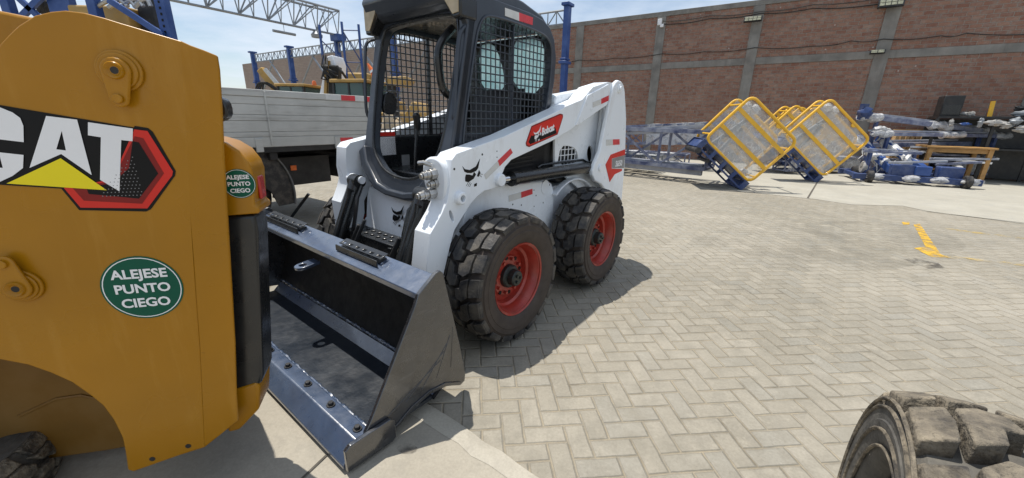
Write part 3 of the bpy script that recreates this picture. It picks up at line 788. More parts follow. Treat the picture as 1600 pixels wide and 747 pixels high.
# lower lip of the cab bending forward
lp = MB()
lpp = [(-.45, 1.10), (-.40, 1.0), (-.22, .865), (-.08, .838), (.12, .832), (.24, .85), (.40, .99), (.45, 1.10)]
lp.prism(lpp+[(y*.86, z+.045) for y, z in reversed(lpp)], sl_, .0, .055); lp.build('cab_sill', 'cabgrey', sk, .012)
rf = MB()
rf.prism([(.11, 2.085), (.09, 2.105), (.0, 2.112), (-.50, 2.072), (-.72, 2.03), (-.82, 1.96), (-.80, 1.94), (-.6, 1.99), (.0, 2.0), (.06, 1.98), (.10, 2.0)], side(0), -.43, .43)
rf.build('cab_roof', 'cabgrey', sk, .02, seg=3)
vs_ = MB()     # header with hooded front edge
vs_.prism([(.105, 2.095), (.128, 2.05), (.085, 1.965), (.03, 1.935), (-.02, 1.955), (.0, 2.03)], side(0), -.44, .44)
vs_.build('roof_visor', 'cabgrey', sk, .015, seg=3)
ce = MB(); ce.prism([(.02, 1.955), (-.70, 1.95), (-.74, 1.97), (.02, 1.975)], side(0), -.40, .40); ce.build('headliner', 'plastic', sk, .01)
for s in (1, -1):
    l = MB()
    l.prism([(s*.462, 2.085), (s*.28, 2.095), (s*.31, 1.985), (s*.40, 1.868), (s*.462, 1.872)], frame((.085, 0, 0), (0, 1, 0), (0, 0, 1), (1, 0, 0)), -.12, .012)
    lo_ = l.build('work_light', 'plastic', sk, .012)
    g = MB(); g.prism([(s*.450, 2.07), (s*.300, 2.08), (s*.326, 1.985), (s*.403, 1.890), (s*.450, 1.895)], frame((.0975, 0, 0), (0, 1, 0), (0, 0, 1), (1, 0, 0)), 0, .006)
    g.build('lens', 'lens', lo_, .002)
# rear frame and frosted panes
re = MB(); re.plate([(-.42, 1.94), (-.42, 1.2), (.42, 1.2), (.42, 1.94)], [chaikin([(-.31, 1.92), (-.13, 1.935), (-.04, 1.80), (.03, 1.55), (-.28, 1.55)], 1), chaikin([(.02, 1.93), (.34, 1.92), (.39, 1.80), (.385, 1.54), (.085, 1.54)], 1)], across(-.845), -.02, .02)
re.build('rear_frame', 'plastic', sk, .005)
MB().box((-.880, .03, 1.745), (.006, .76, .41), Matrix.Rotation(R(9), 3, 'Y')).build('rear_window', 'frost', sk)
# cab floor, seat, lever, lap bar, seat pan
inn = MB(); inn.box((-.33, 0, .96), (.9, .78, .06)); inn.prism([(-.42, .98), (-.42, 1.12), (-.78, 1.12), (-.78, .98)], side(0), -.38, .38)
for s in (1, -1): inn.box((-.32, s*.385, 1.09), (.86, .03, .24))
inn.build('cab_interior', 'plastic', sk, .01)
st = MB(); st.prism(chaikin([(-.46, 1.10), (-.44, 1.19), (-.66, 1.19), (-.74, 1.56), (-.80, 1.58), (-.79, 1.10)], 2), side(0), -.25, .25); st.build('seat', 'black', sk, .03, seg=3)
lb = MB(); lb.tube(chaikin([(-.05, .24, 1.86), (.035, .26, 1.80), (.085, .25, 1.72), (.075, .25, 1.62), (.06, .25, 1.52), (.01, .25, 1.475), (-.15, .25, 1.475)], 2, False), .024, 10); lb.build('lap_bar', 'plastic', sk)
jy = MB(); jy.tube([(.03, -.1, .93), (-.016, -.1, 1.30)], .012, 8); jy.tube([(-.02, -.1, 1.26), (-.02, -.1, 1.30), (-.012, -.1, 1.36), (-.008, -.1, 1.375)], [.018, .024, .026, .012], 10)
jy.build('control_lever', 'plastic', sk)
for s in (1, -1):
    mo_ = MB(); mo_.prism(chaikin([(.03, 1.52), (.06, 1.42), (.05, 1.36), (-.05, 1.36), (-.06, 1.50)], 1), side(.37, s), 0, .03) if s < 0 else mo_.box((0, .395, 1.3), (.05, .02, .06))
    mo_.build('latch_plate', 'plastic', sk, .005)
gb = MB(); gb.tube(chaikin([(-.03, -.455, 1.867), (-.02, -.50, 1.868), (.062, -.50, 1.845), (.086, -.50, 1.79), (.122, -.50, 1.40), (.10, -.50, 1.322), (.05, -.46, 1.318)], 2, False), .011, 8)
gb.build('grab_handle', 'cabgrey', sk)
gb = MB(); gb.tube(chaikin([(.0, .43, 1.84), (.05, .43, 1.832), (.087, .43, 1.768), (.114, .43, 1.535), (.127, .43, 1.40), (.14, .43, 1.34), (.11, .43, 1.30)], 2, False), .013, 8)
gb.build('grab_handle', 'cabgrey', sk)
ds = MB(); ds.box((.05, -.372, 1.14), (.14, .004, .13)); ds.build('warning_label', 's_white', sk)
ds = MB(); ds.box((.05, -.369, 1.225), (.14, .004, .03)); ds.build('warning_label', 's_red', sk)
ds = MB(); ds.box((-.10, -.366, 1.03), (.07, .004, .08)); ds.build('warning_label', 's_grey', sk)
# ---- foot step, tilt cylinders, quick coupler
stp = MB()
hol = []
for i in range(7):
    for j in range(2): hol.append([(-.30+.07*i+.020*math.cos(a*1.0472), .35+.055*j+.016*math.sin(a*1.0472)) for a in range(6)])
stp.plate([(-.36, .305), (.20, .305), (.20, .45), (-.36, .45)], hol, frame((0, 0, .585), (0, 1, 0), (1, 0, 0), (0, 0, 1)), 0, .012)
stp.box((.445, -.08, .555), (.012, .56, .08)); stp.box((.44, -.34, .50), (.05, .03, .16)); stp.box((.44, .18, .50), (.05, .03, .16))
stp.build('foot_step', 'plastic', sk, .003)
for s in (1, -1):
    t = MB(); top_, bot = Vector((.325, s*.36, .915)), Vector((.545, s*.36, .43))
    t.cyl(top_, top_.lerp(bot, .80), .046, 20); t.cyl(top_+Vector((0, -.045, 0)), top_+Vector((0, .045, 0)), .046, 18)
    t.tube([top_+Vector((.05, .03, -.06)), top_+Vector((.09, .05, -.04)), top_+Vector((.10, .05, -.10)), top_.lerp(bot, .5)+Vector((.05, .04, 0)), top_.lerp(bot, .78)+Vector((.04, .03, 0))], .012, 8)
    t.tube([top_+Vector((.0, -s*.06, -.03)), top_+Vector((.05, -s*.08, -.10)), top_.lerp(bot, .5)+Vector((-.02, -s*.09, 0)), top_.lerp(bot, .8)+Vector((-.05, -s*.08, 0))], .013, 8)
    t.build('tilt_cylinder', 'plastic', sk, smooth=40)
    pn = MB(); pn.cyl((.315, s*.30, .925), (.315, s*.47, .925), .026, 16); pn.cyl((.315, s*.40, .925), (.315, s*.425, .925), .038, 16); pn.build('cylinder_pin', 'white', sk)
    r = MB(); r.cyl(top_.lerp(bot, .8), bot, .02, 12); r.build('cylinder_rod', 'chrome', sk)
bt = MB()
bt.box((.53, 0, .42), (.05, .80, .16)); bt.box((.56, 0, .16), (.05, .95, .12))
for y in (-.42, .42): bt.box((.555, y, .30), (.05, .12, .40))
for y in (-.22, .22): bt.beam((.50, y, .50), (.44, y+.05, .66), .03, .03)
bt.beam((.56, -.10, .50), (.47, -.05, .72), .022, .022)
bt.build('quick_coupler', 'black', sk, .006)
fl = MB(); fl.beam((.62, -.80, .62), (.50, -.72, .80), .03, .02); fl.build('coupler_lever', 'plastic', sk)
# ---- decals and reflective tape
def decal(name, pts, m, Y, s=1, h=.0022, parent=sk): return MB().prism(pts, side(Y, s), 0, h).build(name, m, parent)
def tape(pts6, Y, parent=sk):
    a, b, c, d, e, f = pts6
    decal('reflective_tape', [a, b, e, f], 't_white', Y, 1, .0022, parent); decal('reflective_tape', [b, c, d, e], 't_red', Y, 1, .0022, parent)
tape([(.063, 1.033), (-.057, 1.103), (-.179, 1.172), (-.201, 1.144), (-.075, 1.070), (.047, 1.002)], .6005)
tape([(-.292, .845), (-.430, .851), (-.569, .858), (-.571, .818), (-.434, .808), (-.296, .801)], .5005)
tape([(-1.193, 1.486), (-1.334, 1.517), (-1.470, 1.552), (-1.475, 1.512), (-1.342, 1.477), (-1.203, 1.447)], .6105)
tape([(-1.473, 1.191), (-1.604, 1.189), (-1.751, 1.187), (-1.763, 1.139), (-1.619, 1.140), (-1.483, 1.139)], .6205)
tape([(-.286, 1.990), (-.424, 1.991), (-.575, 1.990), (-.573, 1.945), (-.428, 1.944), (-.287, 1.947)], .4505)
hx = [(-.394, 1.306), (-.735, 1.390), (-.772, 1.386), (-.776, 1.367), (-.715, 1.247), (-.375, 1.172), (-.343, 1.180), (-.336, 1.199)]
decal('brand_decal', hx, 's_dred', .6005)
hx2 = [(-.397, 1.299), (-.735, 1.381), (-.762, 1.378), (-.766, 1.366), (-.708, 1.253), (-.377, 1.180), (-.350, 1.187), (-.345, 1.200)]
decal('brand_decal', hx2, 's_red', .6026, h=.001)
decal('brand_decal', [(-.40, 1.258), (-.672, 1.305), (-.70, 1.255), (-.383, 1.190), (-.362, 1.205)], 's_black', .6036, h=.001)
decal('brand_decal', [(-.41, 1.290), (-.64, 1.349), (-.735, 1.366), (-.748, 1.355), (-.70, 1.30), (-.40, 1.243), (-.385, 1.25)], 's_red', .6041, h=.001)
tx = MB()
ang = math.atan2(.037, .160)
fr = frame((-.585, .6056, 1.281), (-math.cos(ang), 0, math.sin(ang)), (math.sin(ang)*.2, 0, math.cos(ang)), (0, 1, 0))
text(tx, 'Bobcat', .068, fr, .0028, sx=.80)
def face(mb, fx, k=1.):
    H = [(.239, 1.095), (.220, 1.077), (.182, 1.069), (.132, 1.085), (.098, 1.127), (.114, 1.074), (.132, 1.059), (.171, 1.051), (.202, 1.054), (.224, 1.064)]
    Lc = [(.213, 1.047), (.187, 1.044), (.160, 1.036), (.148, 1.055), (.132, 1.040), (.152, 1.017), (.195, 1.001), (.219, 1.009), (.219, 1.029)]
    Rc = [(.119, 1.039), (.106, 1.062), (.095, 1.045), (.112, 1.023), (.123, 1.029)]
    Nz = [(.147, .986), (.125, .990), (.127, .973), (.149, .971)]
    for poly in (H, Lc, Rc, Nz): mb.prism([((.17-a)*k, (b-1.04)*k) for a, b in poly], fx, 0, .0014)
    for a, b in (((.191, 1.005), (.211, .983)), ((.180, 1.001), (.199, .978)), ((.171, .994), (.186, .974)), ((.102, 1.040), (.074, 1.034)), ((.104, 1.033), (.084, 1.020))):
        d = Vector((b[0]-a[0], b[1]-a[1])); n = Vector((-d.y, d.x)).normalized()*.0011
        mb.prism([((.17-p[0])*k, (p[1]-1.04)*k) for p in ((a[0]-n.x, a[1]-n.y), (a[0]+n.x, a[1]+n.y), (b[0]+n.x, b[1]+n.y), (b[0]-n.x, b[1]-n.y))], fx, 0, .0014)
face(tx, frame((-.455, .6056, 1.247), (-math.cos(ang), 0, math.sin(ang)), (math.sin(ang)*.2, 0, math.cos(ang)), (0, 1, 0)), .62)
tx.build('brand_lettering', 's_white', sk)
lg_ = MB(); face(lg_, frame((.17, .6005, 1.04), (-1, 0, 0), (0, 0, 1), (0, 1, 0))); lg_.build('cat_head_emblem', 's_black', sk)
lg_ = MB()
face(lg_, frame((.2615, -.005, .712), (0, 1, 0), (-.14, 0, 1), (1, 0, .14)), .95)
lg_.build('cat_head_emblem', 's_black', sk)
decal('model_decal', [(-1.90, 1.089), (-1.915, 1.036), (-1.625, 1.019), (-1.641, .927), (-1.875, .905), (-1.878, .886), (-1.719, .868), (-1.625, .805), (-1.505, .973), (-1.594, 1.055)], 's_red', .6205)
decal('model_decal', [(-1.91, 1.034), (-1.636, 1.016), (-1.652, .93), (-1.915, .91)], 's_grey', .6228, h=.001)
tx = MB(); text(tx, 'S650', .075, frame((-1.785, .624, .962), (-1, 0, 0), (-.06, 0, 1), (0, 1, 0)), .002); tx.build('model_lettering', 's_white', sk)
bh = MB()
for x, z, r, Y in ((.078, 1.149, .0065, .6), (.299, 1.084, .0065, .6), (-.051, 1.161, .004, .6), (-.052, 1.125, .004, .6), (-.34, .775, .006, .5), (-.44, .755, .006, .5), (-.62, .80, .006, .5), (-.59, .845, .005, .5), (-.72, .73, .006, .5), (-.80, .86, .006, .5), (-.60, .72, .005, .5)):
    bh.cyl((x, Y-.004, z), (x, Y+.0008, z), r, 10)
bh.build('bolt_holes', 's_black', sk)
MB().prism(arc(-.735, .85, .055, 0, 360, 23)[:-1], side(.5), .0005, .006).build('inspection_cover', 'white', sk, .002)
decal('arm_stripe', [(-.50, 1.165), (-.88, 1.27), (-.88, 1.315), (-.50, 1.205)], 's_dred', -.47, 1)
# ---- bucket
HB = .92
bk = MB()
innerp = [(1.16, .075), (.80, .072), (.715, .125), (.63, .21), (.585, .34), (.60, .50), (.655, .61), (.70, .660)]
outp = [(x-.016, z-.004) for x, z in innerp[2:]]
bk.prism([(.70, .660), (.690, .668), (.664, .62), (.634, .52), (.624, .36), (.672, .195), (.69, .105), (.765, .055), (.765, .071), (.712, .120), (.690, .20), (.642, .36), (.652, .52), (.682, .61)], side(0), -HB, HB)
bko = bk.build('bucket', 'bucketin', sk, .003)
lpz = MB(); lpz.prism([(.695, .672), (.822, .628), (.820, .598), (.808, .598), (.805, .618), (.70, .652)], side(0), -HB, HB); lpz.build('top_lip', 'bucketedge', bko, .004)
flr = MB(); flr.prism([(1.10, .074), (.765, .073), (.765, .055), (1.10, .055)], side(0), -HB+.012, HB-.012); flr.build('floor_plate', 'bucketfloor', bko)
stp2 = MB(); stp2.prism([(.764, .0765), (.716, .121), (.710, .126), (.706, .121), (.758, .071)], side(0), -HB+.013, HB-.013); stp2.build('floor_strip', 'bucketedge', bko)
wd = MB()
for wx, wz, rr in ((.705, .142, .010), (1.084, .092, .009)):
    pts = []; rad = []
    for i in range(150):
        y = -HB+.015+i*(2*HB-.03)/149
        pts.append((wx+rnd.uniform(-.002, .002), y, wz+rnd.uniform(-.002, .002))); rad.append(rr*rnd.uniform(.6, 1.35))
    wd.tube(pts, rad, 7)
wd.build('weld_bead', 'bucketedge', bko, smooth=50)
eg = MB(); eg.prism([(1.085, .074), (1.092, .108), (1.160, .112), (1.170, .106), (1.228, .040), (1.228, .022), (1.03, .020), (1.03, .055)], side(0), -HB-.005, HB+.005); eg.build('cutting_edge', 'bucketedge', bko, .004)
for k in range(9):
    y = -.88+k*.2185
    b = MB(); b.cyl((1.125, y, .106), (1.125, y, .116), .019, 12); b.cyl((1.125, y, .116), (1.125, y, .129), .0125, 6); b.build('edge_bolt', 'black', bko, .001)
sp = [(.688, .690), (.705, .706), (.73, .700), (.828, .632), (.845, .590), (1.095, .165), (1.125, .125), (1.13, .06), (1.05, .035), (.985, .055), (.90, .095), (.80, .115), (.70, .100), (.60, .045), (.568, .055), (.562, .10), (.60, .30)]
for s in (1, -1):
    MB().prism(sp, side(HB, s), -.010, .010).build('side_plate', 'bucket', bko, .003)
    MB().prism([(1.0, .030), (1.0, .115), (1.02, .135), (1.20, .135), (1.222, .12), (1.222, .020), (1.02, .018)], side(HB, s), .011, .030).build('side_cutter', 'bucket', bko, .003)
    wr = MB()
    for k in range(5): wr.beam((1.02-.09*k, s*(HB+.0105), .14+.012*k), (.72-.02*k, s*(HB+.0105), .26+.035*k), .003, .003)
    wr.prism([(1.04, .06), (.98, .075), (.90, .115), (.80, .135), (.70, .122), (.60, .070), (.60, .055), (.70, .102), (.80, .117), (.90, .097), (.985, .057), (1.04, .04)], side(HB, s), .010, .016)
    wr.build('wear_strip', 'bucket', bko, .001)
for y0, y1 in ((-.80, -.30), (.165, .555)):
    t = MB(); n = 6
    hs = []
    for i in range(n):
        yc = y0+(y1-y0)*(i+.5)/n; hs.append([(yc-.012, .010), (yc+.016, .010), (yc+.016, .026), (yc-.012, .026)])
    t.plate([(y0, 0), (y1, 0), (y1, .055), (y0, .055)], hs, frame((.760, 0, .678), (0, 1, 0), (-.90, 0, .28), (.28, 0, .90)), 0, .006)
    t.box((.779, (y0+y1)/2, .662), (.008, y1-y0, .032)); t.box((.735, (y0+y1)/2, .664), (.05, (y1-y0)*.9, .016))
    t.build('step_tread', 'plastic', bko, .002)
lug_ = MB()
lug_.plate(arc(.875, 0, .042, -90, 90, 8)+[(.79, .042), (.79, -.042)], [arc(.870, 0, .021, 0, 360, 12)[:-1]], frame((0, -.065, .622), (1, 0, -.12), (0, 1, 0), (.12, 0, 1)), -.009, .009)
lug_.build('lifting_eye', 'bucketedge', bko, .003)

# ================================================================== YELLOW MACHINE (left)
CT = R(17); CP = Vector((-1.100, 1.062, 0))
ym = tag(empty('yellow_loader', CP, CT), 'yellow loader seen close from the side with black and red sticker and green round stickers', 'loader')
# local x along the panel to its rear, local y away from the camera
PF = frame((0, 0, 0), (1, 0, 0), (0, 0, 1), (0, -1, 0))      # a, b, height towards the camera
SD = .224                                                     # sticker centre offset along the panel
panel = [(-.142, 1.497), (-.120, 1.519), (-.097, 1.540), (-.060, 1.565), (-.027, 1.576), (0, 1.581), (.037, 1.579), (.073, 1.571), (.104, 1.562), (.152, 1.549), (.226, 1.529), (.244, 1.521), (.275, 1.512), (.306, 1.500), (.305, 1.464),
         (.293, 1.358), (.277, 1.238), (.202, .614), (.173, .409), (.161, .304), (.095, .262), (.045, .240), (-.038, .218), (-.107, .202), (-.167, .188), (-.181, .200), (-.171, .274), (-.166, .330), (-.173, .404), (-.186, .461), (-.210, .510),
         (-.240, .560), (-.277, .599), (-.320, .635), (-.375, .663), (-.45, .675), (-.60, .66), (-.85, .60), (-1.0, 1.0), (-.9, 1.30), (-.5, 1.33), (-.30, 1.36), (-.20, 1.42)]
ci = [(.226, 1.529), (.208, 1.392), (.189, 1.256), (.161, 1.073), (.103, .631), (.045, .240)]
mainp = [p for p in panel if p not in panel[11:21]]
# main face with a shallow return flange behind the crease
mf = MB()
i0, i1 = panel.index((.226, 1.529)), panel.index((.045, .240))
left = panel[:i0]+ci+panel[i1+1:]
rightp = panel[i0:i1+1]+list(reversed(ci[1:-1]))
mf.plate(left, [], PF, -.012, 0)
def bend(a, b):
    t = max(0, min(1, (1.529-b)/(1.529-.24)))
    ca = .226+(.045-.226)*t
    return max(0, a-ca)*.20
k0 = len(mf.v)
mf2 = MB(); mf2.plate(rightp, [], PF, -.012, 0)
mf2.v = [(x-.36*bend(x, z)-(.003 if bend(x, z) > .004 else 0), y+bend(x, z), z) for x, y, z in mf2.v]
mf.add(mf2.v, mf2.f)
pan = mf.build('arm_panel', 'cat', ym, .004, smooth=4, seg=3, weld=True)
bodyp = MB()
def tri(n, mb, poly, z0, z1): mb.prism(poly, Matrix.Identity(4), z0, z1)
tri('b', bodyp, [(.12, .04), (.14, .16), (.02, .50), (-.22, .78), (-2.3, .78), (-2.3, .40), (-.62, .40), (-.30, .26), (-.05, .04)], .34, 1.24)
bodyp.build('body', 'catdull', ym, .03)
iw = MB(); iw.prism([(-1.35, .10), (-.62, .08), (-.42, .07), (-.20, .07), (-.05, .10), (.02, .18), (.0, .75), (-1.35, .75)], frame((0, .30, 0), (1, 0, 0), (0, 0, 1), (0, -1, 0)), 0, .02)
iw.build('wheel_well', 'catdull', ym, .004)
al = MB(); ap = [(-.176, .20), (-.168, .274), (-.163, .330), (-.170, .404), (-.183, .463), (-.207, .513), (-.238, .563), (-.275, .603), (-.319, .639), (-.375, .668), (-.45, .680), (-.60, .668), (-.85, .61), (-1.2, .58)]
al.prism(ap+[(x+.012, z+.012) for x, z in reversed(ap)], PF, -.29, -.013); al.build('arch_liner', 'catdull', ym)
iw = MB(); iw.tube([(-.62, .278, .285), (-.50, .278, .335), (-.43, .278, .335), (-.37, .278, .30), (-.28, .278, .19)], .006, 6); iw.build('well_seam', 'catdull', ym)
fl2 = MB(); fl2.prism([(-.172, .30), (-.170, .42), (-.20, .50), (-.15, .50), (-.10, .40), (-.12, .25), (-.14, .22)], frame((0, .0, 0), (1, 0, 0), (0, 0, 1), (0, 1, 0)), .03, .27); fl2.build('well_flange', 'catdull', ym, .004)
up = MB(); up.prism([(-.60, 1.62), (-.30, 1.605), (-.10, 1.572), (.02, 1.545), (.0, 1.40), (-.60, 1.40)], PF, -.16, -.10); up.build('inner_arm', 'cat', ym, .008)
cr = MB(); cr.tube([(-.55, .06, 1.475), (-.17, .06, 1.475), (-.145, .06, 1.475)], .019, 14); cr.build('cylinder_rod', 'steel', ym)
# rear post: hood corner, dark lamp guard, lower bumper
hc = MB()
hoodp = [(.12, 1.285), (.225, 1.276), (.260, 1.264), (.292, 1.240), (.312, 1.205), (.318, 1.175), (.308, 1.07), (.319, 1.062), (.317, 1.042), (.12, 1.035)]
hc.prism(hoodp, PF, -.20, -.065); hc.build('hood_corner', 'cat', ym, .018, seg=3)
gd = MB(); gd.prism([(.205, 1.035), (.300, 1.037), (.300, .98), (.236, .44), (.222, .40), (.130, .385), (.15, .55)], PF, -.20, -.075); gd.build('lamp_guard', 'plastic', ym, .012, seg=3)
fd = MB(); fd.prism([(.10, .40), (.138, .40), (.212, .415), (.219, .395), (.203, .30), (.128, .225), (.09, .22)], PF, -.21, -.068); fd.build('rear_bumper', 'cat', ym, .010, seg=3)
gp2 = MB(); gp2.prism([(.10, 1.25), (.225, 1.25), (.215, 1.0), (.13, .38), (.10, .22), (.02, .22)], PF, -.12, -.10); gp2.build('post_core', 'black', ym)
tlm = MB(); tlm.box((.315, .135, 1.118), (.012, .05, .075)); tlm.build('tail_lamp', 'red', ym, .005)
wl_ = MB(); wl_.prism(chaikin([(.24, 1.395), (.278, 1.395), (.288, 1.37), (.285, 1.34), (.262, 1.325), (.24, 1.325)], 1), PF, -.10, -.05); wl_.build('rear_work_light', 'plastic', ym, .006)
hg = MB()
for z in (.96, .86, .46, .41): hg.cyl((.138+.13*(z-.4), .05, z-.012), (.138+.13*(z-.4), .05, z+.012), .009, 10)
hg.build('hinge', 'mach', ym)
# round pins with keeper tabs
def pin(cx, cz, tx_, tz_, R0=.050):
    p = MB(); p.cyl((cx, 0, cz), (cx, -.010, cz), R0, 32); p.cyl((cx, -.010, cz), (cx, -.016, cz), R0*.86, 32)
    po = p.build('arm_pin', 'cat', ym, .003)
    d = Vector((tx_-cx, tz_-cz)); L = d.length; a0 = math.degrees(math.atan2(d.y, d.x))
    t = MB()
    loop = arc(cx, cz, .032, a0+75, a0+285, 10)+arc(tx_, tz_, .021, a0-75, a0+75, 8)
    t.prism(loop, PF, .015, .026); t.build('keeper_tab', 'cat', po, .004)
    h = MB(); h.lathe([(.009, .024), (.013, .029), (.019, .033), (.021, .030), (.022, .024)], (cx, 0, cz), (0, -1, 0), 20); h.build('bolt_ring', 'cat', po); h = MB(); h.cyl((tx_, -.025, tz_), (tx_, -.034, tz_), .0115, 16); h.build('bolt', 'cat', po, .002)
    hh = MB(); hh.cyl((cx, -.0205, cz), (cx, -.0262, cz), .009, 12); hh.build('grease_recess', 'darkmetal', po)
pin(.081, 1.448, .074, 1.380)
pin(-.264, .882, -.270, .955, .046)
def cs(name, pts, m, h0, h1, parent=ym): return MB().prism(pts, PF, h0, h1).build(name, m, parent)
bd = MB(); bd.prism([(-.60, 1.428), (-.18, 1.358), (.092, 1.305), (.095, 1.300), (.070, 1.20), (-.006, 1.139), (-.018, 1.137), (-.235, 1.162), (-.60, 1.20)], PF, .0004, .0018)
dec = bd.build('brand_decal', 's_black', ym)
hexo = [(.081, 1.312), (.109, 1.307), (.118, 1.297), (.149, 1.190), (.145, 1.177), (.069, 1.083), (.057, 1.077), (-.091, 1.088), (-.115, 1.150), (.0, 1.17)]
cs('decal_border', hexo, 's_black', .0004, .0014, dec)
cs('decal_chevron', [(.079, 1.303), (.107, 1.299), (.143, 1.189), (.139, 1.178), (.062, 1.086), (-.086, 1.095), (-.108, 1.150), (.0, 1.17)], 's_red', .0018, .0022, dec)
cs('decal_chevron', [(.076, 1.285), (.094, 1.280), (.121, 1.184), (.053, 1.100), (-.074, 1.114), (-.090, 1.150), (.0, 1.165)], 's_dred', .0024, .0027, dec)
cs('decal_mesh', [(.069, 1.272), (.082, 1.269), (.108, 1.184), (.049, 1.115), (-.059, 1.132), (-.06, 1.15), (.0, 1.16), (.045, 1.20)], 's_black', .0029, .0032, dec)
dt = MB()
for i in range(14):
    for j in range(16):
        a = .0+.0085*i*1.0+(.00425 if j % 2 else 0)-.055; b = 1.125+.0095*j
        if a < .092-.00-abs(b-1.188)*.50 and a > -.045+max(0, (b-1.135))*0.9+.012 and a > -.04: dt.box((a, -.0036, b), (.0022, .0006, .0022))
dt.build('decal_dots', 's_grey', dec)
cs('decal_triangle', [(-.219, 1.165), (-.094, 1.228), (-.017, 1.141)], 's_yellow', .0034, .0038, dec)
lt = MB()
lt.prism([(-.40, 1.345), (-.33, 1.385), (-.182, 1.354), (-.159, 1.341), (-.148, 1.328), (-.147, 1.309), (-.157, 1.269), (-.203, 1.276), (-.205, 1.30), (-.30, 1.315), (-.34, 1.29), (-.35, 1.24), (-.32, 1.215), (-.215, 1.205), (-.212, 1.244), (-.166, 1.237), (-.176, 1.204), (-.202, 1.184), (-.234, 1.168), (-.37, 1.19), (-.41, 1.23)], PF, .0034, .0038)
lt.plate([(-.096, 1.334), (-.036, 1.326), (-.040, 1.183), (-.090, 1.239), (-.163, 1.204)], [[(-.074, 1.298), (-.078, 1.248), (-.097, 1.251)]], PF, .0034, .0038)
lt.prism([(-.015, 1.320), (.077, 1.305), (.069, 1.272), (.045, 1.275), (.010, 1.137), (-.025, 1.170), (.003, 1.282), (-.023, 1.287)], PF, .0034, .0038)
lt.build('decal_letters', 's_white', dec)
def round_sticker(c, r, fr, tilt=0.):
    s = MB(); s.prism(arc(0, 0, r, 0, 360, 40)[:-1], fr, .0004, .0014); so = s.build('round_sticker', 's_green', ym)
    w = MB(); w.plate(arc(0, 0, r*.955, 0, 360, 40)[:-1], [arc(0, 0, r*.93, 0, 360, 40)[:-1]], fr, .0016, .0019)
    f0 = fr @ Matrix.Translation((0, 0, .0025)) @ Matrix.Rotation(tilt, 4, 'Z')
    for t, y in (('ALEJESE', .44), ('PUNTO', -.02), ('CIEGO', -.48)): text(w, t, r*.39, f0 @ Matrix.Translation((0, r*y, 0)), r*.0105, h=.0003, sx=1.03)
    w.build('sticker_lettering', 's_white', so)
round_sticker(0, .100, frame((.0, -.0002, .846), (1, 0, 0), (0, 0, 1), (0, -1, 0)), R(-1))
round_sticker(0, .0455, frame((.277, .0648, 1.140), (1, 0, 0), (0, 0, 1), (0, -1, 0)), R(1))
bh = MB()
for a, b in ((-.107, .226), (0, .252)): bh.cyl((a, .004, b), (a, -.001, b), .0085, 14)
bh.build('bolt_holes', 'darkmetal', ym)
cw = empty('wheel', (-1.28, .17, .40), 0, ym)
c2, l2 = tyre_mesh(.40, .13, .2, 16, .03)
c2.build('tyre', 'oldwall', cw, smooth=40); l2.build('tread_lugs', 'oldtread', cw, .005, 25)
r2_ = rim_mesh(.2, .11); r2_.build('rim', 'catdull', cw)
fc, fl_ = tyre_mesh(.36, .105, .2, 16, .03)
ft_ = tag(empty('worn_tyre', CP+Vector((math.cos(CT)*-.91-math.sin(CT)*.20, math.sin(CT)*-.91+math.cos(CT)*.20, .105)), 0), 'grey dusty tyre lying flat on the slab under the yellow loader', 'tyre')
ft_.rotation_euler = (R(90), 0, 0)
fc.build('carcass', 'oldwall', ft_, smooth=40); fl_.build('tread_lugs', 'oldtread', ft_, .005, 25)

# ================================================================== LOOSE DUSTY TYRE bottom right
c3_, l3_ = tyre_mesh(.418, .150, .235, 15, .050, .94)
TC = Vector((.900, .530, .418)); TA = R(143)
lt_ = tag(empty('worn_tyre', TC, 0), 'big dusty off road tyre with chunky worn lugs standing on the pavers', 'tyre')
lt_.rotation_euler = (0, 0, TA-R(90))
c3_.build('carcass', 'oldwall', lt_, smooth=40); l3_.build('tread_lugs', 'oldtread', lt_, .0045, 25)
for rr, yy in ((.372, .1515), (.352, .1535), (.300, .1535), (.262, .146)):
    for sg in (1, -1):
        MB().tube([(rr*math.cos(R(7.5*k)), sg*yy, rr*math.sin(R(7.5*k))) for k in range(48)], .0042, 6, True).build('sidewall_rib', 'oldtread', lt_)
it = MB(); it.lathe([(.222, -.10), (.22, -.08), (.33, -.05), (.36, 0), (.33, .05), (.22, .08), (.222, .10)], (0, 0, 0), (0, 1, 0), 48); it.build('inner_liner', 'black', lt_)

# ================================================================== FLATBED TRUCK behind
TR = R(55); TP = Vector((-2.527, 4.462, 0))
tk = tag(empty('flatbed_truck', TP, TR), 'grey dropside flatbed truck with red and white tape along its top rail', 'truck')
L0, L1, DEP = -4.6, 1.17, 2.3
dz0, dz1 = 1.005, 1.585
bd = MB()
nb = 6
for i in range(nb):
    z0 = dz0+(dz1-.07-dz0)*i/nb; z1 = dz0+(dz1-.07-dz0)*(i+1)/nb
    z0 += (0, .02, -.012, .015, -.01, .008)[i]; z1 += (.02, -.012, .015, -.01, .008, 0)[i]
    bx(bd, L0, L1, -.012+rnd.uniform(-.003, .003), .03, z0+.0014, z1-.0014)
bx(bd, L0, L1-.002, 0.002, .028, dz0, dz1-.075)
bd.build('side_board', 'truckgrey', tk, .004)
rl = MB(); bx(rl, L0, -.18, -.022, .045, dz1-.07, dz1); bx(rl, -.17, L1, -.022, .045, dz1-.07, dz1); rl.build('top_rail', 'truckgrey', tk, .006)
rl = MB(); bx(rl, L1-.05, L1+.03, .05, DEP, dz0, dz1); rl.build('tailboard', 'truckgrey', tk, .006)
rl = MB(); bx(rl, L0, L1, DEP-.05, DEP, dz0, dz1); rl.build('far_side_board', 'truckgrey', tk, .006)
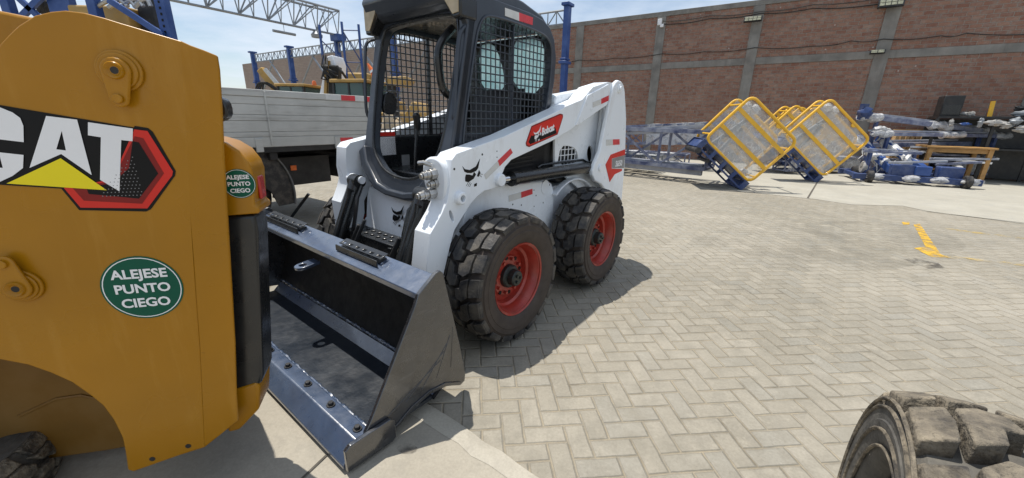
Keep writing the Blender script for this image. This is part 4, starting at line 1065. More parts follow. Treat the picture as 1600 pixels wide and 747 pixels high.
rl = MB(); bx(rl, L0, L1, .0, DEP, dz0-.06, dz0-.004); rl.build('load_bed', 'darkmetal', tk)
for x0, w, c in ((.49, .20, 't_white'), (.69, .19, 't_red'), (.88, .15, 't_white'), (1.03, .13, 't_red')):
    t = MB(); bx(t, x0, x0+w-.002, -.0255, -.0225, dz1-.066, dz1-.004); t.build('reflective_tape', c, tk)
t = MB(); bx(t, .58, .80, -.0165, -.0155, dz0+.002, dz0+.075); t.build('reflective_tape', 't_red', tk)
for x in (-2.4, -1.4, -.34, .55):
    h_ = MB(); bx(h_, x, x+.07, -.028, -.004, dz0-.05, dz0+.09); h_.build('hinge', 'truckgrey', tk, .004)
h_ = MB(); bx(h_, -.185, -.165, -.028, -.004, dz0+.02, dz1-.02); h_.build('board_post', 'truckgrey', tk, .003)
fr_ = MB()
for y in (.55, 1.75): bx(fr_, L0, L1-.1, y, y+.10, .66, .93)
for x in (-3.6, -2.6, -1.5, -.2, .8): bx(fr_, x, x+.08, .02, DEP-.02, .86, .944)
bx(fr_, -.05, .6, .25, .9, .52, .86); bx(fr_, .75, 1.1, .2, 2.0, .55, .80)
fr_.build('chassis_frame', 'darkmetal', tk, .006)
t = MB(); bx(t, .10, .17, .235, .25, .70, .76); t.build('marker_lamp', 'orange', tk, .004)
mg = MB()
ar_ = arc(-.62, .47, .655, -12, 85, 16); mg.prism(ar_+[(x, z) for x, z in arc(-.62, .47, .64, 85, -12, 16)], frame((0, 0, 0), (1, 0, 0), (0, 0, 1), (0, 1, 0)), .06, .62)
mg.build('mudguard', 'flap', tk)
mg = MB(); ar_ = arc(-.62, .47, .64, -12, 80, 14); mg.prism(ar_+[(-.45, .93), (-.40, .70), (-.22, .50), (-.16, .33)], frame((0, 0, 0), (1, 0, 0), (0, 0, 1), (0, 1, 0)), .085, .10); mg.build('mudguard_skirt', 'hose', tk, .004)
tw = empty('wheel', (-.64, .30, .47), 0, tk)
tm = MB(); pr = [(.29, -.10), (.31, -.135), (.38, -.145), (.44, -.135), (.462, -.11), (.470, -.05), (.470, .05), (.462, .11), (.44, .135), (.38, .145), (.31, .135), (.29, .10)]
tm.lathe(pr, (0, 0, 0), (0, 1, 0), 48); tm.build('tyre', 'hose', tw, smooth=50)
rm = MB(); rm.lathe([(.30, -.13), (.29, -.12), (.26, -.06), (.20, -.02), (.15, -.06), (.10, -.08), (.0001, -.08)], (0, 0, 0), (0, 1, 0), 32); rm.build('rim', 'truckgrey', tw)
w2 = copy_tree(tw, tk); w2.location = (-.64, DEP-.3, .47)
w3 = copy_tree(tw, tk); w3.location = (-3.9, .30, .47)
cbm = MB(); cbm.prism([(-4.8, .5), (-4.8, 2.3), (-5.9, 2.2), (-6.4, 1.5), (-6.5, .5)], frame((0, 0, 0), (1, 0, 0), (0, 0, 1), (0, 1, 0)), .05, DEP-.05); cbm.build('driver_cab', 'white', tk, .05)

# ================================================================== MACHINES BEHIND THE TRUCK
def simple_wheel(par, x, y, z, r, w):
    t = MB(); t.lathe([(r*.5, -w/2), (r*.92, -w/2), (r, -w*.38), (r, w*.38), (r*.92, w/2), (r*.5, w/2)], (x, y, z), (0, 1, 0), 28)
    t.build('wheel', 'hose', par, smooth=50)
def backhoe(px0, px1, pyroof, y, label, rz):
    a, b = at(px0, pyroof, y), at(px1, pyroof, y); c = (a+b)/2; w = (b-a).length; H = c.z
    t = tag(empty('backhoe_loader', (c.x, c.y, 0), rz), label, 'loader')
    MB().prism(rrect(-w/2, -.75, w/2, .75, .1), Matrix.Identity(4), H-.09, H).build('cab_roof', 'mach', t, .02)
    for sx in (-1, 1):
        for sy in (-1, 1): MB().beam((sx*(w/2-.07), sy*.66, 1.2), (sx*(w/2-.10), sy*.62, H-.09), .07, .07).build('cab_pillar', 'black', t)
    MB().beam((0, -.66, 1.2), (0, -.62, H-.09), .05, .05).build('cab_pillar', 'black', t)
    MB().prism([(-w/2+.10, -.63), (w/2-.10, -.63), (w/2-.10, .63), (-w/2+.10, .63)], Matrix.Identity(4), 1.22, H-.1).build('cab_glass', 'machglass', t)
    MB().box((0, 0, .95), (w, 1.4, .5)).box((w*.8, 0, 1.15), (w*.9, .9, .6)).build('body', 'mach', t, .05)
    for x, r in ((-w*.45, .65), (w*1.0, .48)):
        for s in (-1, 1): simple_wheel(t, x, s*.85, r, r, .4)
    return t
bA = backhoe(446, 495, 133, 15.5, 'small yellow backhoe cab with an orange roof lamp, farthest behind the flatbed truck', R(-6))
bB = backhoe(534, 596, 127, 12.5, 'nearer yellow loader cab with tinted glass behind the red tape of the truck', R(-14))
def world_part(mb, name, m, par, bevel=0.):
    o = mb.build(name, m, None, bevel); o.parent = par
    bpy.context.view_layer.update(); o.matrix_parent_inverse = par.matrix_world.inverted(); return o
q = at(491, 131, 15.2); mb = MB(); mb.lathe([(.001, .16), (.05, .15), (.07, .10), (.08, 0)], q-Vector((0, 0, .05)), (0, 0, 1), 14); world_part(mb, 'roof_beacon', 'orange', bA)
# folded digging boom (white and yellow) of the nearer loader
mb = MB(); yb = 12.3
pts = [(503, 150), (499, 147), (511, 88), (519, 86), (524, 100), (522, 150)]
P3 = [at(x, y, yb) for x, y in pts]; back = Vector((.1, .55, 0))
mb.add([tuple(p) for p in P3]+[tuple(p+back) for p in P3], [tuple(range(6)), tuple(range(11, 5, -1))]+[(i, (i+1) % 6, 6+(i+1) % 6, 6+i) for i in range(6)])
world_part(mb, 'digging_boom', 'white', bB, .02)
mb = MB(); mb.beam(at(509, 150, yb-.05), at(511, 105, yb-.05), .10, .08); mb.beam(at(515, 150, yb-.06), at(514, 95, yb-.06), .06, .06); world_part(mb, 'boom_stripe', 'mach', bB)
mb = MB(); mb.beam(at(523, 150, yb), at(524, 104, yb), .22, .3); world_part(mb, 'dipper_stick', 'darkmetal', bB, .02)
mb = MB()
for k in range(7):
    mb.tube([at(506+rnd.uniform(-3, 6), 92+rnd.uniform(-6, 12), yb-.1), at(500+rnd.uniform(0, 12), 104, yb-.3), at(508+rnd.uniform(-8, 20), 116+rnd.uniform(-4, 10), yb-.3), at(514+rnd.uniform(-3, 14), 128, yb-.1)], .025, 6)
mb.tube([at(515, 103, yb-.2), at(527, 104, yb-.4), at(534, 112, yb-.4), at(541, 122, yb-.2)], .035, 6); world_part(mb, 'hydraulic_hoses', 'darkmetal', bB)
# excavator with low yellow boom at far left
ex = tag(empty('excavator', at(432, 150, 16) - Vector((0, 0, at(432, 150, 16).z))), 'excavator with a slanting yellow boom and loose hoses behind the truck, left of the cabs', 'excavator')
mb = MB(); yb = 16.
mb.beam(at(407, 108, yb), at(440, 150, yb), .22, .26); world_part(mb, 'boom', 'mach', ex, .03)
mb = MB(); mb.beam(at(414, 108, yb-.4), at(446, 146, yb-.4), .10, .12); world_part(mb, 'boom_cylinder', 'steel', ex)
mb = MB()
for k in range(4): mb.tube(chaikin([tuple(at(398+4*k, 150, yb-.5)), tuple(at(402+3*k, 128, yb-.5)), tuple(at(415+2*k, 130, yb-.5)), tuple(at(432+4*k, 142+2*k, yb-.5)), tuple(at(446, 148, yb-.5))], 2, False), .03, 6)
world_part(mb, 'hydraulic_hoses', 'darkmetal', ex)
mb = MB(); c = at(430, 150, yb); mb.box((c.x, c.y+.8, .95), (2.6, 2.2, 1.5)); world_part(mb, 'upper_body', 'mach', ex, .05)
mb = MB(); mb.box((c.x, c.y+.3, .3), (3.0, .5, .6)); mb.box((c.x, c.y+1.8, .3), (3.0, .5, .6)); world_part(mb, 'crawler_track', 'darkmetal', ex, .1)
# yellow counterweight machine behind the second cab
yb = 15.
ex2 = tag(empty('excavator', (at(556, 150, yb).x, yb, 0)), 'yellow excavator rear with rusty counterweight showing above the nearer cab roof', 'excavator')
a, b = at(539, 113, yb), at(574, 111, yb); mb = MB(); mb.box(((a.x+b.x)/2, yb+.7, a.z-.45), (b.x-a.x, 1.4, .9)); world_part(mb, 'counterweight', 'mach', ex2, .06)
mb = MB(); mb.box(((a.x+b.x)/2, yb+.9, 1.2), (2.4, 2., 1.4)); world_part(mb, 'upper_body', 'mach', ex2, .05)
mb = MB(); mb.box(((a.x+b.x)/2, yb+.3, .3), (3.2, .5, .6)); mb.box(((a.x+b.x)/2, yb+2.0, .3), (3.2, .5, .6)); world_part(mb, 'crawler_track', 'darkmetal', ex2, .1)
# traffic cone on its roof
q = at(588, 122, 11.5); cn = tag(empty('traffic_cone', q), 'orange and white traffic cone perched on a machine left of the white loader cab', 'cone')
dirc = (at(577, 104, 11.5)-q).normalized()
mb = MB(); mb.lathe([(.0001, 0), (.11, 0), (.085, .12), (.065, .22), (.04, .34), (.02, .42), (.0001, .42)], (0, 0, 0), dirc, 16); mb.build('cone_body', 'orange', cn)
mb = MB(); mb.lathe([(.078, .16), (.068, .22)], (0, 0, 0), dirc, 16); mb.build('reflective_band', 's_white', cn)
mb = MB(); mb.tube([(0, 0, -.02), (0, 0, -q.z+0.0)], .05, 8); mb.build('stand_post', 'darkmetal', cn)
# yellow loader bucket seen through the cab
yb = 11.
lb2 = tag(empty('machine_bucket', (at(620, 160, yb).x, yb, 0)), 'raised yellow digging bucket with rusty edge seen through the cab screen', 'bucket')
mb = MB(); prof2 = [at(x, y, yb) for x, y in [(602, 120), (634, 119), (636, 124), (628, 134), (602, 131)]]
mb.add([tuple(p) for p in prof2]+[tuple(p+Vector((0, .9, 0))) for p in prof2], [tuple(range(5)), tuple(range(9, 4, -1))]+[(i, (i+1) % 5, 5+(i+1) % 5, 5+i) for i in range(5)])
world_part(mb, 'bucket_shell', 'mach', lb2, .02)
mb = MB(); mb.beam(at(612, 131, yb+.4), (at(612, 160, yb).x, yb+.4, 0), .18, .18); world_part(mb, 'support_arm', 'darkmetal', lb2)
# sand-coloured sacks and yellow bucket behind the truck's tail
yb = 8.
sb = tag(empty('machine_bucket', (at(645, 190, yb).x, yb, 0)), 'low yellow loader bucket tip beside the tan sacks, seen through the cab', 'bucket')
mb = MB(); pf = [at(x, y, yb) for x, y in [(628, 185), (644, 158), (650, 160), (664, 186)]]
pf += [Vector((pf[-1].x, yb, .6)), Vector((pf[0].x, yb, .6))]
mb.add([tuple(p) for p in pf]+[tuple(p+Vector((0, 1.3, 0))) for p in pf], [tuple(range(6)), tuple(range(11, 5, -1))]+[(i, (i+1) % 6, 6+(i+1) % 6, 6+i) for i in range(6)])
world_part(mb, 'bucket_shell', 'mach', sb, .02)
mb = MB(); mb.box((pf[0].x+.25, yb+.65, .3), (.3, .9, .6)); world_part(mb, 'bucket_foot', 'darkmetal', sb)
sacks = []
for i, (px, py, w) in enumerate(((606, 178, 24), (622, 188, 22), (676, 182, 26), (694, 176, 22), (712, 184, 24))):
    yb = 7.4+.12*i; c = at(px, py, yb); rr = w*yb/608*.5
    mb = MB(); pr = []
    for k in range(9):
        a = math.pi*k/8; pr.append((max(.0001, rr*math.sin(a)**.7*(1+.1*rnd.uniform(-1, 1))), -math.cos(a)*c.z*.5))
    mb.lathe(pr, (c.x, c.y, c.z*.5+.05), (0, 0, 1), 14)
    mb.v = [(x+rnd.uniform(-.03, .03), y+rnd.uniform(-.03, .03), z) for x, y, z in mb.v]
    o = mb.build('bulk_sack', 'sack', smooth=60)
    tag(o, ['tan bulk sack nearest the cab pillar, behind the truck', 'squat tan sack leaning against the yellow bucket tip', 'wide tan sack right of the yellow bucket tip', 'tall pale sack right of the wide sack', 'last tan sack, behind the loader seat'][i], 'sack', 'tan sacks behind the truck')

# ================================================================== BLUE RACK WITH MACHINE PARTS, top left
yb = 6.5
rk = tag(empty('storage_rack', (at(180, 60, yb).x, yb, 0)), 'tall blue pallet rack with braces rising behind the yellow loader', 'rack')
for px, dy, w in ((259, 0, .15), (153, 0, .13), (104, .6, .36), (20, .6, .14)):
    a = at(px, 30, yb+dy); mb = MB(); mb.beam((a.x, a.y, 0), (a.x, a.y, 5.2), w, .12, (0, 1, 0)); world_part(mb, 'upright', 'blue', rk, .008)
mb = MB()
a = at(259, 30, yb)
for k in range(40): mb.box((a.x, a.y-.0605, 1.6+k*.08), (.03, .004, .035))
world_part(mb, 'slot_holes', 's_black', rk)
for pa_, pb_, dy in (((170, 0), (255, 55), -.1), ((0, -30), (60, 26), .5), ((30, 30), (80, -20), .5)): world_part(MB().beam(at(*pa_, yb+dy), at(*pb_, yb+dy), .05, .08), 'diagonal_brace', 'blue', rk)
z1 = at(210, 52, yb+.3).z
mb = MB(); c0, c1 = at(140, 52, yb+.3), at(258, 58, yb+.3); mb.box(((c0.x+c1.x)/2, yb+.55, z1-.35), (c1.x-c0.x, .9, .12)); world_part(mb, 'shelf_beam', 'navy', rk)
en = tag(empty('engine_block', ((c0.x+c1.x)/2, yb+.55, z1-.29)), 'ochre engine casing with pipes resting on the blue rack', 'engine')
mb = MB(); a, b = at(112, 40, yb+.2), at(212, 40, yb+.2); zt = at(200, 8, yb+.2).z
mb.box(((a.x+b.x)/2-.1, yb+.6, zt-.42), (b.x-a.x-.1, .7, .85)); mb.box((b.x-.15, yb+.35, zt-.55), (.5, .5, .42)); world_part(mb, 'casing', 'mach', en, .03)
mb = MB()
for k in range(4): mb.tube(chaikin([tuple(at(150+20*k, 12, yb)), tuple(at(165+18*k, 2, yb)), tuple(at(185+15*k, -3, yb)), tuple(at(200+12*k, 10, yb))], 2, False), .03, 7)
world_part(mb, 'pipe', 'steel', en)
mb = MB(); c = at(218, 20, yb+.3); mb.box((c.x, yb+.6, c.z), (.24, .4, 1.0)); world_part(mb, 'radiator', 'black', en, .02)
mb = MB()
for k in range(6): mb.tube([at(60+rnd.uniform(0, 25), 18, yb+.8), at(70+rnd.uniform(-8, 20), 4, yb+.7), at(80+rnd.uniform(-8, 14), -10, yb+.8)], .05, 7)
o = world_part(mb, 'hose_bundle', 'darkmetal', rk)

# ================================================================== LIFT BASKETS AND MASTS, right
def basket(G, ang, tilt, W, H, D, label, name='lift_basket', wrap=True):
    t = tag(empty(name, G, ang), label, 'lift basket', 'yellow lift baskets tipped over in the yard')
    # local: x along the face, y away from camera, z up; basket axes turned by tilt in the face plane
    ca, sa = math.cos(tilt), math.sin(tilt)
    def L(u, v, d): return Vector((u*ca-v*sa, d, u*sa+v*ca))
    fr = frame((0, 0, 0), (ca, 0, sa), (-sa, 0, ca), (0, 1, 0))
    y = MB(); rp = rrect(0, .16, W, H, .13, 5)
    for d in (0, D): y.tube([L(a, b, d) for a, b in rp], .031, 9, True)
    for a, b in ((.02, .30), (W-.02, .30), (.02, H-.2), (W-.02, H-.2)): y.tube([L(a, b, 0), L(a, b, D)], .02, 8)
    for d in (0, D):
        for v in (.16+(H-.16)*.34, .16+(H-.16)*.72): y.prism([(.0, v-.038), (W, v-.038), (W, v+.038), (0, v+.038)], fr, d-.012, d+.012)
    y.build('guard_rail', 'yellowpipe', t, smooth=40)
    pl = MB(); pl.prism(arc(.62*W, H-.03, .055, 180, 360, 8), fr, -.02, .012); pl.build('latch_tab', 'yellowpipe', t)
    b = MB(); hs = [rrect(W*f, -.025, W*f+W*.17, .115, .012, 2) for f in (.07, .30, .53, .76)]
    b.plate([(-.02, -.06), (W+.02, -.06), (W+.02, .15), (-.02, .15)], hs, fr, -.02, .01)
    b.plate([(-.02, -.06), (W+.02, -.06), (W+.02, .15), (-.02, .15)], hs, fr, D-.01, D+.02)
    b.prism([(-.02, .135), (W+.02, .135), (W+.02, .15), (-.02, .15)], fr, .01, D-.01)
    b.prism([(0, -.06), (.05, -.06), (.05, .12), (0, .12)], fr, .0, D); b.prism([(W-.05, -.06), (W, -.06), (W, .12), (W-.05, .12)], fr, 0, D)
    b.build('floor_frame', 'navy', t, .004)
    rl = MB(); rl.cyl(L(.07, -.10, -.06), L(.07, -.10, D+.06), .06, 18); rl.cyl(L(.40, -.10, .05), L(.40, -.10, D-.05), .04, 14); rl.build('roller', 'hose', t)
    mk = MB(); mk.beam(L(.30, .25, D*.6), L(.42, H-.25, D*.6), .08, .08); mk.beam(L(.55, .25, D*.7), L(.5, H-.4, D*.7), .06, .06); mk.beam(L(.1, .55, D*.5), L(.55, .60, D*.5), .06, .05)
    mk.build('inner_frame', 'greysteel', t)
    f = MB(); N = 14; vs = []; fs = []
    for d in ((.03,) if not wrap else (.03, D-.03)):
        k = len(vs)
        for i in range(N+1):
            for j in range(N+1):
                u, v = .03+(W-.06)*i/N, .19+(H-.22)*j/N
                cut = .03*math.sin(i*2.1+j*1.3)
                vs.append(tuple(L(u, v, d+.02*math.sin(i*1.7+j*.9)+rnd.uniform(-.012, .012))))
        for i in range(N):
            for j in range(N): fs.append((k+i*(N+1)+j, k+(i+1)*(N+1)+j, k+(i+1)*(N+1)+j+1, k+i*(N+1)+j+1))
    f.add(vs, fs); f.build('plastic_sheet', 'film', t, smooth=80)
    if wrap:
        w = MB()
        for (u, v, d, r) in ((W*.28, H*.99, D*.6, .10), (W*.16, H*.95, D*.6, .09), (W*.95, .28, D*.6, .09)):
            blob(w, L(u, v, d), r)
        w.build('wrap_bundle', 'wrap', t, smooth=80)
    return t
def blob(mb, c, r, sx=1., sy=1., sz=1., n=10, jit=.22):
    vs = []; fs = []
    for i in range(n+1):
        th = math.pi*i/n
        for j in range(n):
            ph = 2*math.pi*j/n; k = 1+rnd.uniform(-jit, jit)
            vs.append((c[0]+r*sx*k*math.sin(th)*math.cos(ph), c[1]+r*sy*k*math.sin(th)*math.sin(ph), c[2]+r*sz*k*math.cos(th)))
    for i in range(n):
        for j in range(n): fs.append((i*n+j, i*n+(j+1) % n, (i+1)*n+(j+1) % n, (i+1)*n+j))
    mb.add(vs, fs)
BT = R(-41)
def bplace(px, py, yd, ang): # lower corner of the tipped basket on the ground
    g = ground(px, py); return g
basket(Vector((3.86, 8.36, .91)), R(-10), BT, 1.32, 1.28, .80, 'tipped yellow lift basket with blue slotted floor, front and nearest of the baskets')
basket(Vector((6.42, 9.75, .93)), R(-10), BT, 1.38, 1.34, .42, 'tipped yellow lift basket with doubled front rail, right of the nearest one')
basket(Vector((6.95, 11.4, 1.0)), R(-8), BT, 1.15, 1.15, .6, 'yellow lift basket partly hidden between the two front baskets', wrap=False)
basket(Vector((7.45, 11.9, .98)), R(-8), BT, 1.15, 1.15, .6, 'small far yellow basket top peeking left of the doubled basket', wrap=False)
basket(Vector((7.95, 12.1, .98)), R(-8), BT, 1.15, 1.15, .6, 'farthest yellow basket top, against the brick wall', wrap=False)
def truss_mast(p, q, w, h, n, label, m='mastblue', wrap=0, diag=True, ck=.055, lk=.03):
    p, q = Vector(p), Vector(q)
    t = tag(empty('lattice_mast', (p.x, p.y, 0)), label, 'mast', 'lattice masts lying in the yard')
    d = (q-p); u = Vector((0, 0, 1)).cross(d).normalized()*w/2; v = Vector((0, 0, h/2))
    if abs(d.normalized().z) < .5: v = d.cross(u).normalized()*h/2*-1
    if v.z < 0: v = -v
    mb = MB(); cs_ = [u+v, u-v, -u-v, -u+v]
    for c in cs_: mb.beam(p+c, q+c, ck, ck)
    world_part(mb, 'chord', m, t)
    mb = MB()
    for i in range(n+1):
        a = p+d*(i/n)
        for k in range(4): mb.beam(a+cs_[k], a+cs_[(k+1) % 4], lk, lk)
        if i < n and diag:
            b = p+d*((i+1)/n)
            for k in range(4): mb.beam((a if i % 2 else b)+cs_[k], (b if i % 2 else a)+cs_[(k+1) % 4], lk*.95, lk*.95)
    world_part(mb, 'lacing', m, t)
    if wrap:
        for i in range(wrap):
            w_ = MB(); f0 = (i+.15)/wrap; f1 = f0+.55/wrap; N = 10; vs = []; fs = []
            for a in range(N+1):
                ff_ = f0+(f1-f0)*a/N
                for k in range(9):
                    aa = k/8*4; c = cs_[int(aa) % 4].lerp(cs_[(int(aa)+1) % 4], aa-int(aa))*1.1
                    vs.append(tuple(p+d*ff_+c*(1+rnd.uniform(-.08, .08))))
            for a in range(N):
                for k in range(8): fs.append((a*9+k, a*9+k+1, (a+1)*9+k+1, (a+1)*9+k))
            w_.add(vs, fs); world_part(w_, 'stretch_wrap', 'wrap', t)
    return t
truss_mast((-.5, 13.3, .80), (4.55, 9.15, .74), .70, .80, 6, 'long blue lattice mast lying flat, joined to the nearest yellow basket', wrap=0, ck=.085, lk=.05)
chn = MB(); chn.beam((-.4, 12.95, .36), (4.35, 9.05, .30), .10, .26); chn.beam((-.1, 13.2, .30), (4.5, 9.5, .26), .10, .2)
tag(chn.build('steel_channel', 'mastpale', None, .01), 'pale wrapped steel channel lying under the long lattice mast', 'channel')
truss_mast((1.0, 13.9, .28), (4.9, 11.2, .30), .6, .35, 8, 'low wrapped lattice mast on the ground behind the first mast', wrap=5)
truss_mast((1.6, 14.9, .75), (6.3, 11.2, 1.10), .6, .55, 9, 'raised blue lattice mast sloping up towards the wall behind the first', wrap=2)
truss_mast((2.0, 12.3, .30), (3.95, 10.75, .30), .5, .3, 5, 'short wrapped lattice section under the long mast', wrap=6, m='greysteel')

truss_mast((1.2, 11.6, .95), (4.6, 9.5, 1.22), .5, .10, 6, 'raised flat lattice ladder leaning on the nearest basket', m='mastpale')
truss_mast((9.0, 11.9, .30), (13.4, 10.9, .30), .5, .3, 10, 'long lattice mast lying on the ground behind the timber table', wrap=3)
truss_mast((7.6, 11.3, .22), (9.6, 11.7, .24), .4, .25, 5, 'short lattice mast on the ground between the doubled basket and the base frame', wrap=3)
# blue wheeled base frame with wrapped legs
WF = ground(1330, 283); WF2 = ground(1530, 296)
wf = tag(empty('lift_chassis', (WF.x, WF.y, 0)), 'low blue wheeled base frame with two plastic wrapped legs and dark blue motor boxes', 'lift base')
dd = (WF2-WF); dn = dd.normalized(); sd_ = Vector((-dn.y, dn.x, 0)); L_ = dd.length
mb = MB(); mb.beam(WF+Vector((0, 0, .14)), WF2+Vector((0, 0, .14)), .12, .14); mb.beam(WF+sd_*1.1+Vector((0, 0, .14)), WF2+sd_*1.1+Vector((0, 0, .14)), .12, .14)
for f in (.06, .42, .62, .92): mb.beam(WF+dd*f+Vector((0, 0, .14)), WF+dd*f+sd_*1.1+Vector((0, 0, .14)), .1, .1)
world_part(mb, 'base_beam', 'navy', wf, .01)
for f in (.40, .77):
    mb = MB(); mb.box(WF+dd*f+sd_*.15+Vector((0, 0, .33)), (.44, .26, .26), Matrix.Rotation(math.atan2(dn.y, dn.x), 3, 'Z'))
    world_part(mb, 'motor_box', 'navy', wf, .02)
mb = MB(); mb.box(WF+dd*.55+sd_*.10+Vector((0, 0, .34)), (.3, .25, .22), Matrix.Rotation(math.atan2(dn.y, dn.x), 3, 'Z')); world_part(mb, 'motor_box', 'blue', wf, .02)
for f0, f1, h0, ex_ in ((.34, .10, 1.05, 1.0), (.62, .32, 1.05, 1.2)):
    a = WF+dd*f0+sd_*.2+Vector((0, 0, .30)); b = WF+dd*f1+sd_*(.2+ex_)+Vector((0, 0, h0))
    mb = MB(); mb.beam(a, b, .16, .16); world_part(mb, 'leg', 'blue', wf, .01)
    mb = MB(); N = 12; pts = []; rad = []
    for i in range(N+1):
        f = .18+.80*i/N; pts.append(tuple(a.lerp(b, f)+Vector((rnd.uniform(-.03, .03), rnd.uniform(-.03, .03), rnd.uniform(-.05, .02))))); rad.append(.095+.035*rnd.random())
    mb.tube(pts, rad, 9); world_part(mb, 'stretch_wrap', 'wrapthick', wf)
    for i in range(9):
        q0 = a.lerp(b, .3+.6*rnd.random()); mb = MB(); mb.tube([q0, q0+Vector((rnd.uniform(-.1, .1), -.1, -.2)), q0+Vector((rnd.uniform(-.25, .25), -.15, -.40+.1*rnd.random()))], [.03, .018, .006], 6); world_part(mb, 'stretch_wrap', 'wrapthick', wf)
for f in (.11, .86):
    for o_ in (.04, 1.1):
        c = WF+dd*f+sd_*o_+Vector((0, 0, .15)); mb = MB(); mb.lathe([(.05, -.06), (.13, -.06), (.15, -.045), (.15, .045), (.13, .06), (.05, .06)], c+Vector((0, -.12, .0)), dn, 20); mb.lathe([(.0001, -.05), (.06, -.055), (.06, .055), (.0001, .05)], c+Vector((0, -.12, 0)), dn, 12)
        world_part(mb, 'wheel', 'hose', wf)
for f, l in ((.86, .30), (.11, .34)):
    c = WF+dd*f+sd_*.3+Vector((0, 0, .34)); mb = MB(); mb.lathe([(.03, -.05), (.13, -.05), (.15, -.03), (.15, .03), (.13, .05), (.03, .05)], c, dn, 20); world_part(mb, 'spare_wheel', 'junk', wf)
mb = MB()
for f in (.20, .48, .70, .93): blob(mb, WF+dd*f+Vector((0, -.02, .15)), .10, 2.4*abs(dn.x)+.4, 1., .8, 12, .12)
world_part(mb, 'stretch_wrap', 'wrap', wf)
# stacked long blue beams behind
def long_beam(pa, pb, y0, y1, w, label, m='navy', wrap=True):
    a, b = at(*pa, y0), at(*pb, y1)
    t = tag(empty('steel_beam', (a.x, a.y, 0)), label, 'beam', 'blue steel beams stacked on the right')
    world_part(MB().beam(a, b, w*.8, w*.9), 'bar', 'mastblue', t, .006)
    up_ = Vector((0, .12, w*.75)); world_part(MB().beam(a+up_, b+up_, w*.4, w*.4), 'pale_rail', 'mastpale', t, .004)
    for f in (.12, .88):
        ft = MB(); c = a.lerp(b, f); ft.beam((c.x, c.y, 0), (c.x, c.y, c.z-w*.5), .07, .07)
        world_part(ft, 'support_leg', m, t)
    if wrap:
        for f in (.05, .55, .93):
            mb = MB(); N = 6; mb.tube([tuple(a.lerp(b, max(0, min(1, f+.03*k-.06)))+Vector((rnd.uniform(-.02, .02), 0, rnd.uniform(-.03, .03)))) for k in range(N)], [w*rnd.uniform(.62, .95) for k in range(N)], 9)
            world_part(mb, 'stretch_wrap', 'wrap', t)
    return t
long_beam((1345, 181), (1560, 208), 10.8, 10.9, .13, 'topmost long blue beam sloping down to the right, wrapped at both ends')
long_beam((1362, 209), (1582, 213), 10.5, 10.7, .10, 'level blue beam with white wrapped middle below the sloping one')
long_beam((1355, 227), (1560, 224), 11.2, 11.0, .13, 'thick blue beam lying under the white wrapped one', wrap=False)
long_beam((1350, 236), (1440, 240), 10.0, 9.9, .07, 'short thin blue bar just above the motor boxes', wrap=False)
mb = MB(); a = at(1347, 180, 10.8); mb.beam(a-Vector((0, 0, .12)), a+Vector((0, 0, .28)), .12, .14); blob(mb, a+Vector((.02, -.05, .05)), .15)
tag(mb.build('beam_end_plate', 'navy'), 'upright blue end plate at the left end of the topmost beam', 'plate')
pt = tag(empty('timber_pallet', (at(1418, 210, 11.6).x, 11.6, 0)), 'stack of upright raw timber slats standing behind the blue beams', 'pallet')
for k in range(7):
    c = at(1399+8*k, 212, 11.6); mb = MB(); mb.box((c.x, 11.6, .62), (.10, .12, 1.1), Matrix.Rotation(R(3), 3, 'Y')); world_part(mb, 'slat', 'wood', pt, .005)
mb = MB(); a, b = at(1396, 205, 11.7), at(1452, 205, 11.7); mb.beam(a, b, .05, .1); mb.beam(a-Vector((0, 0, .5)), b-Vector((0, 0, .5)), .05, .1); world_part(mb, 'cross_rail', 'wood', pt)
# wrapped loose bundle on the beams
mb = MB(); c = at(1374, 204, 10.6); blob(mb, c, .12, 1.5, .8, .9, 16, .2); blob(mb, c+Vector((.22, .05, -.02)), .10, 1.4, 1, .8, 16, .2)
tag(mb.build('wrapped_bundle', 'wrap', smooth=80), 'crumpled plastic wrapped bundle beside the doubled yellow basket', 'bundle')
# table
TBR = ground(1532, 287); tb = tag(empty('work_table', (TBR.x, TBR.y, 0), R(-26)), 'plain orange brown timber work table with four legs beside the blue base frame', 'table')
tz = .88
mb = MB(); mb.box((-.58, .35, tz-.02), (1.30, .82, .045)); mb.build('table_top', 'tablewood', tb, .006)
for x in (-1.14, -.02):
    for y in (.02, .68): MB().box((x, y, (tz-.045)/2), (.09, .09, tz-.045)).build('leg', 'tablewood', tb, .005)
mb = MB(); mb.box((-.58, .02, tz-.10), (1.05, .03, .10)); mb.box((-.58, .68, tz-.10), (1.05, .03, .10)); mb.build('apron_rail', 'tablewood', tb)
mb = MB(); mb.beam((-1.14, .68, .25), (-.02, .68, .25), .04, .06); mb.build('stretcher', 'tablewood', tb)
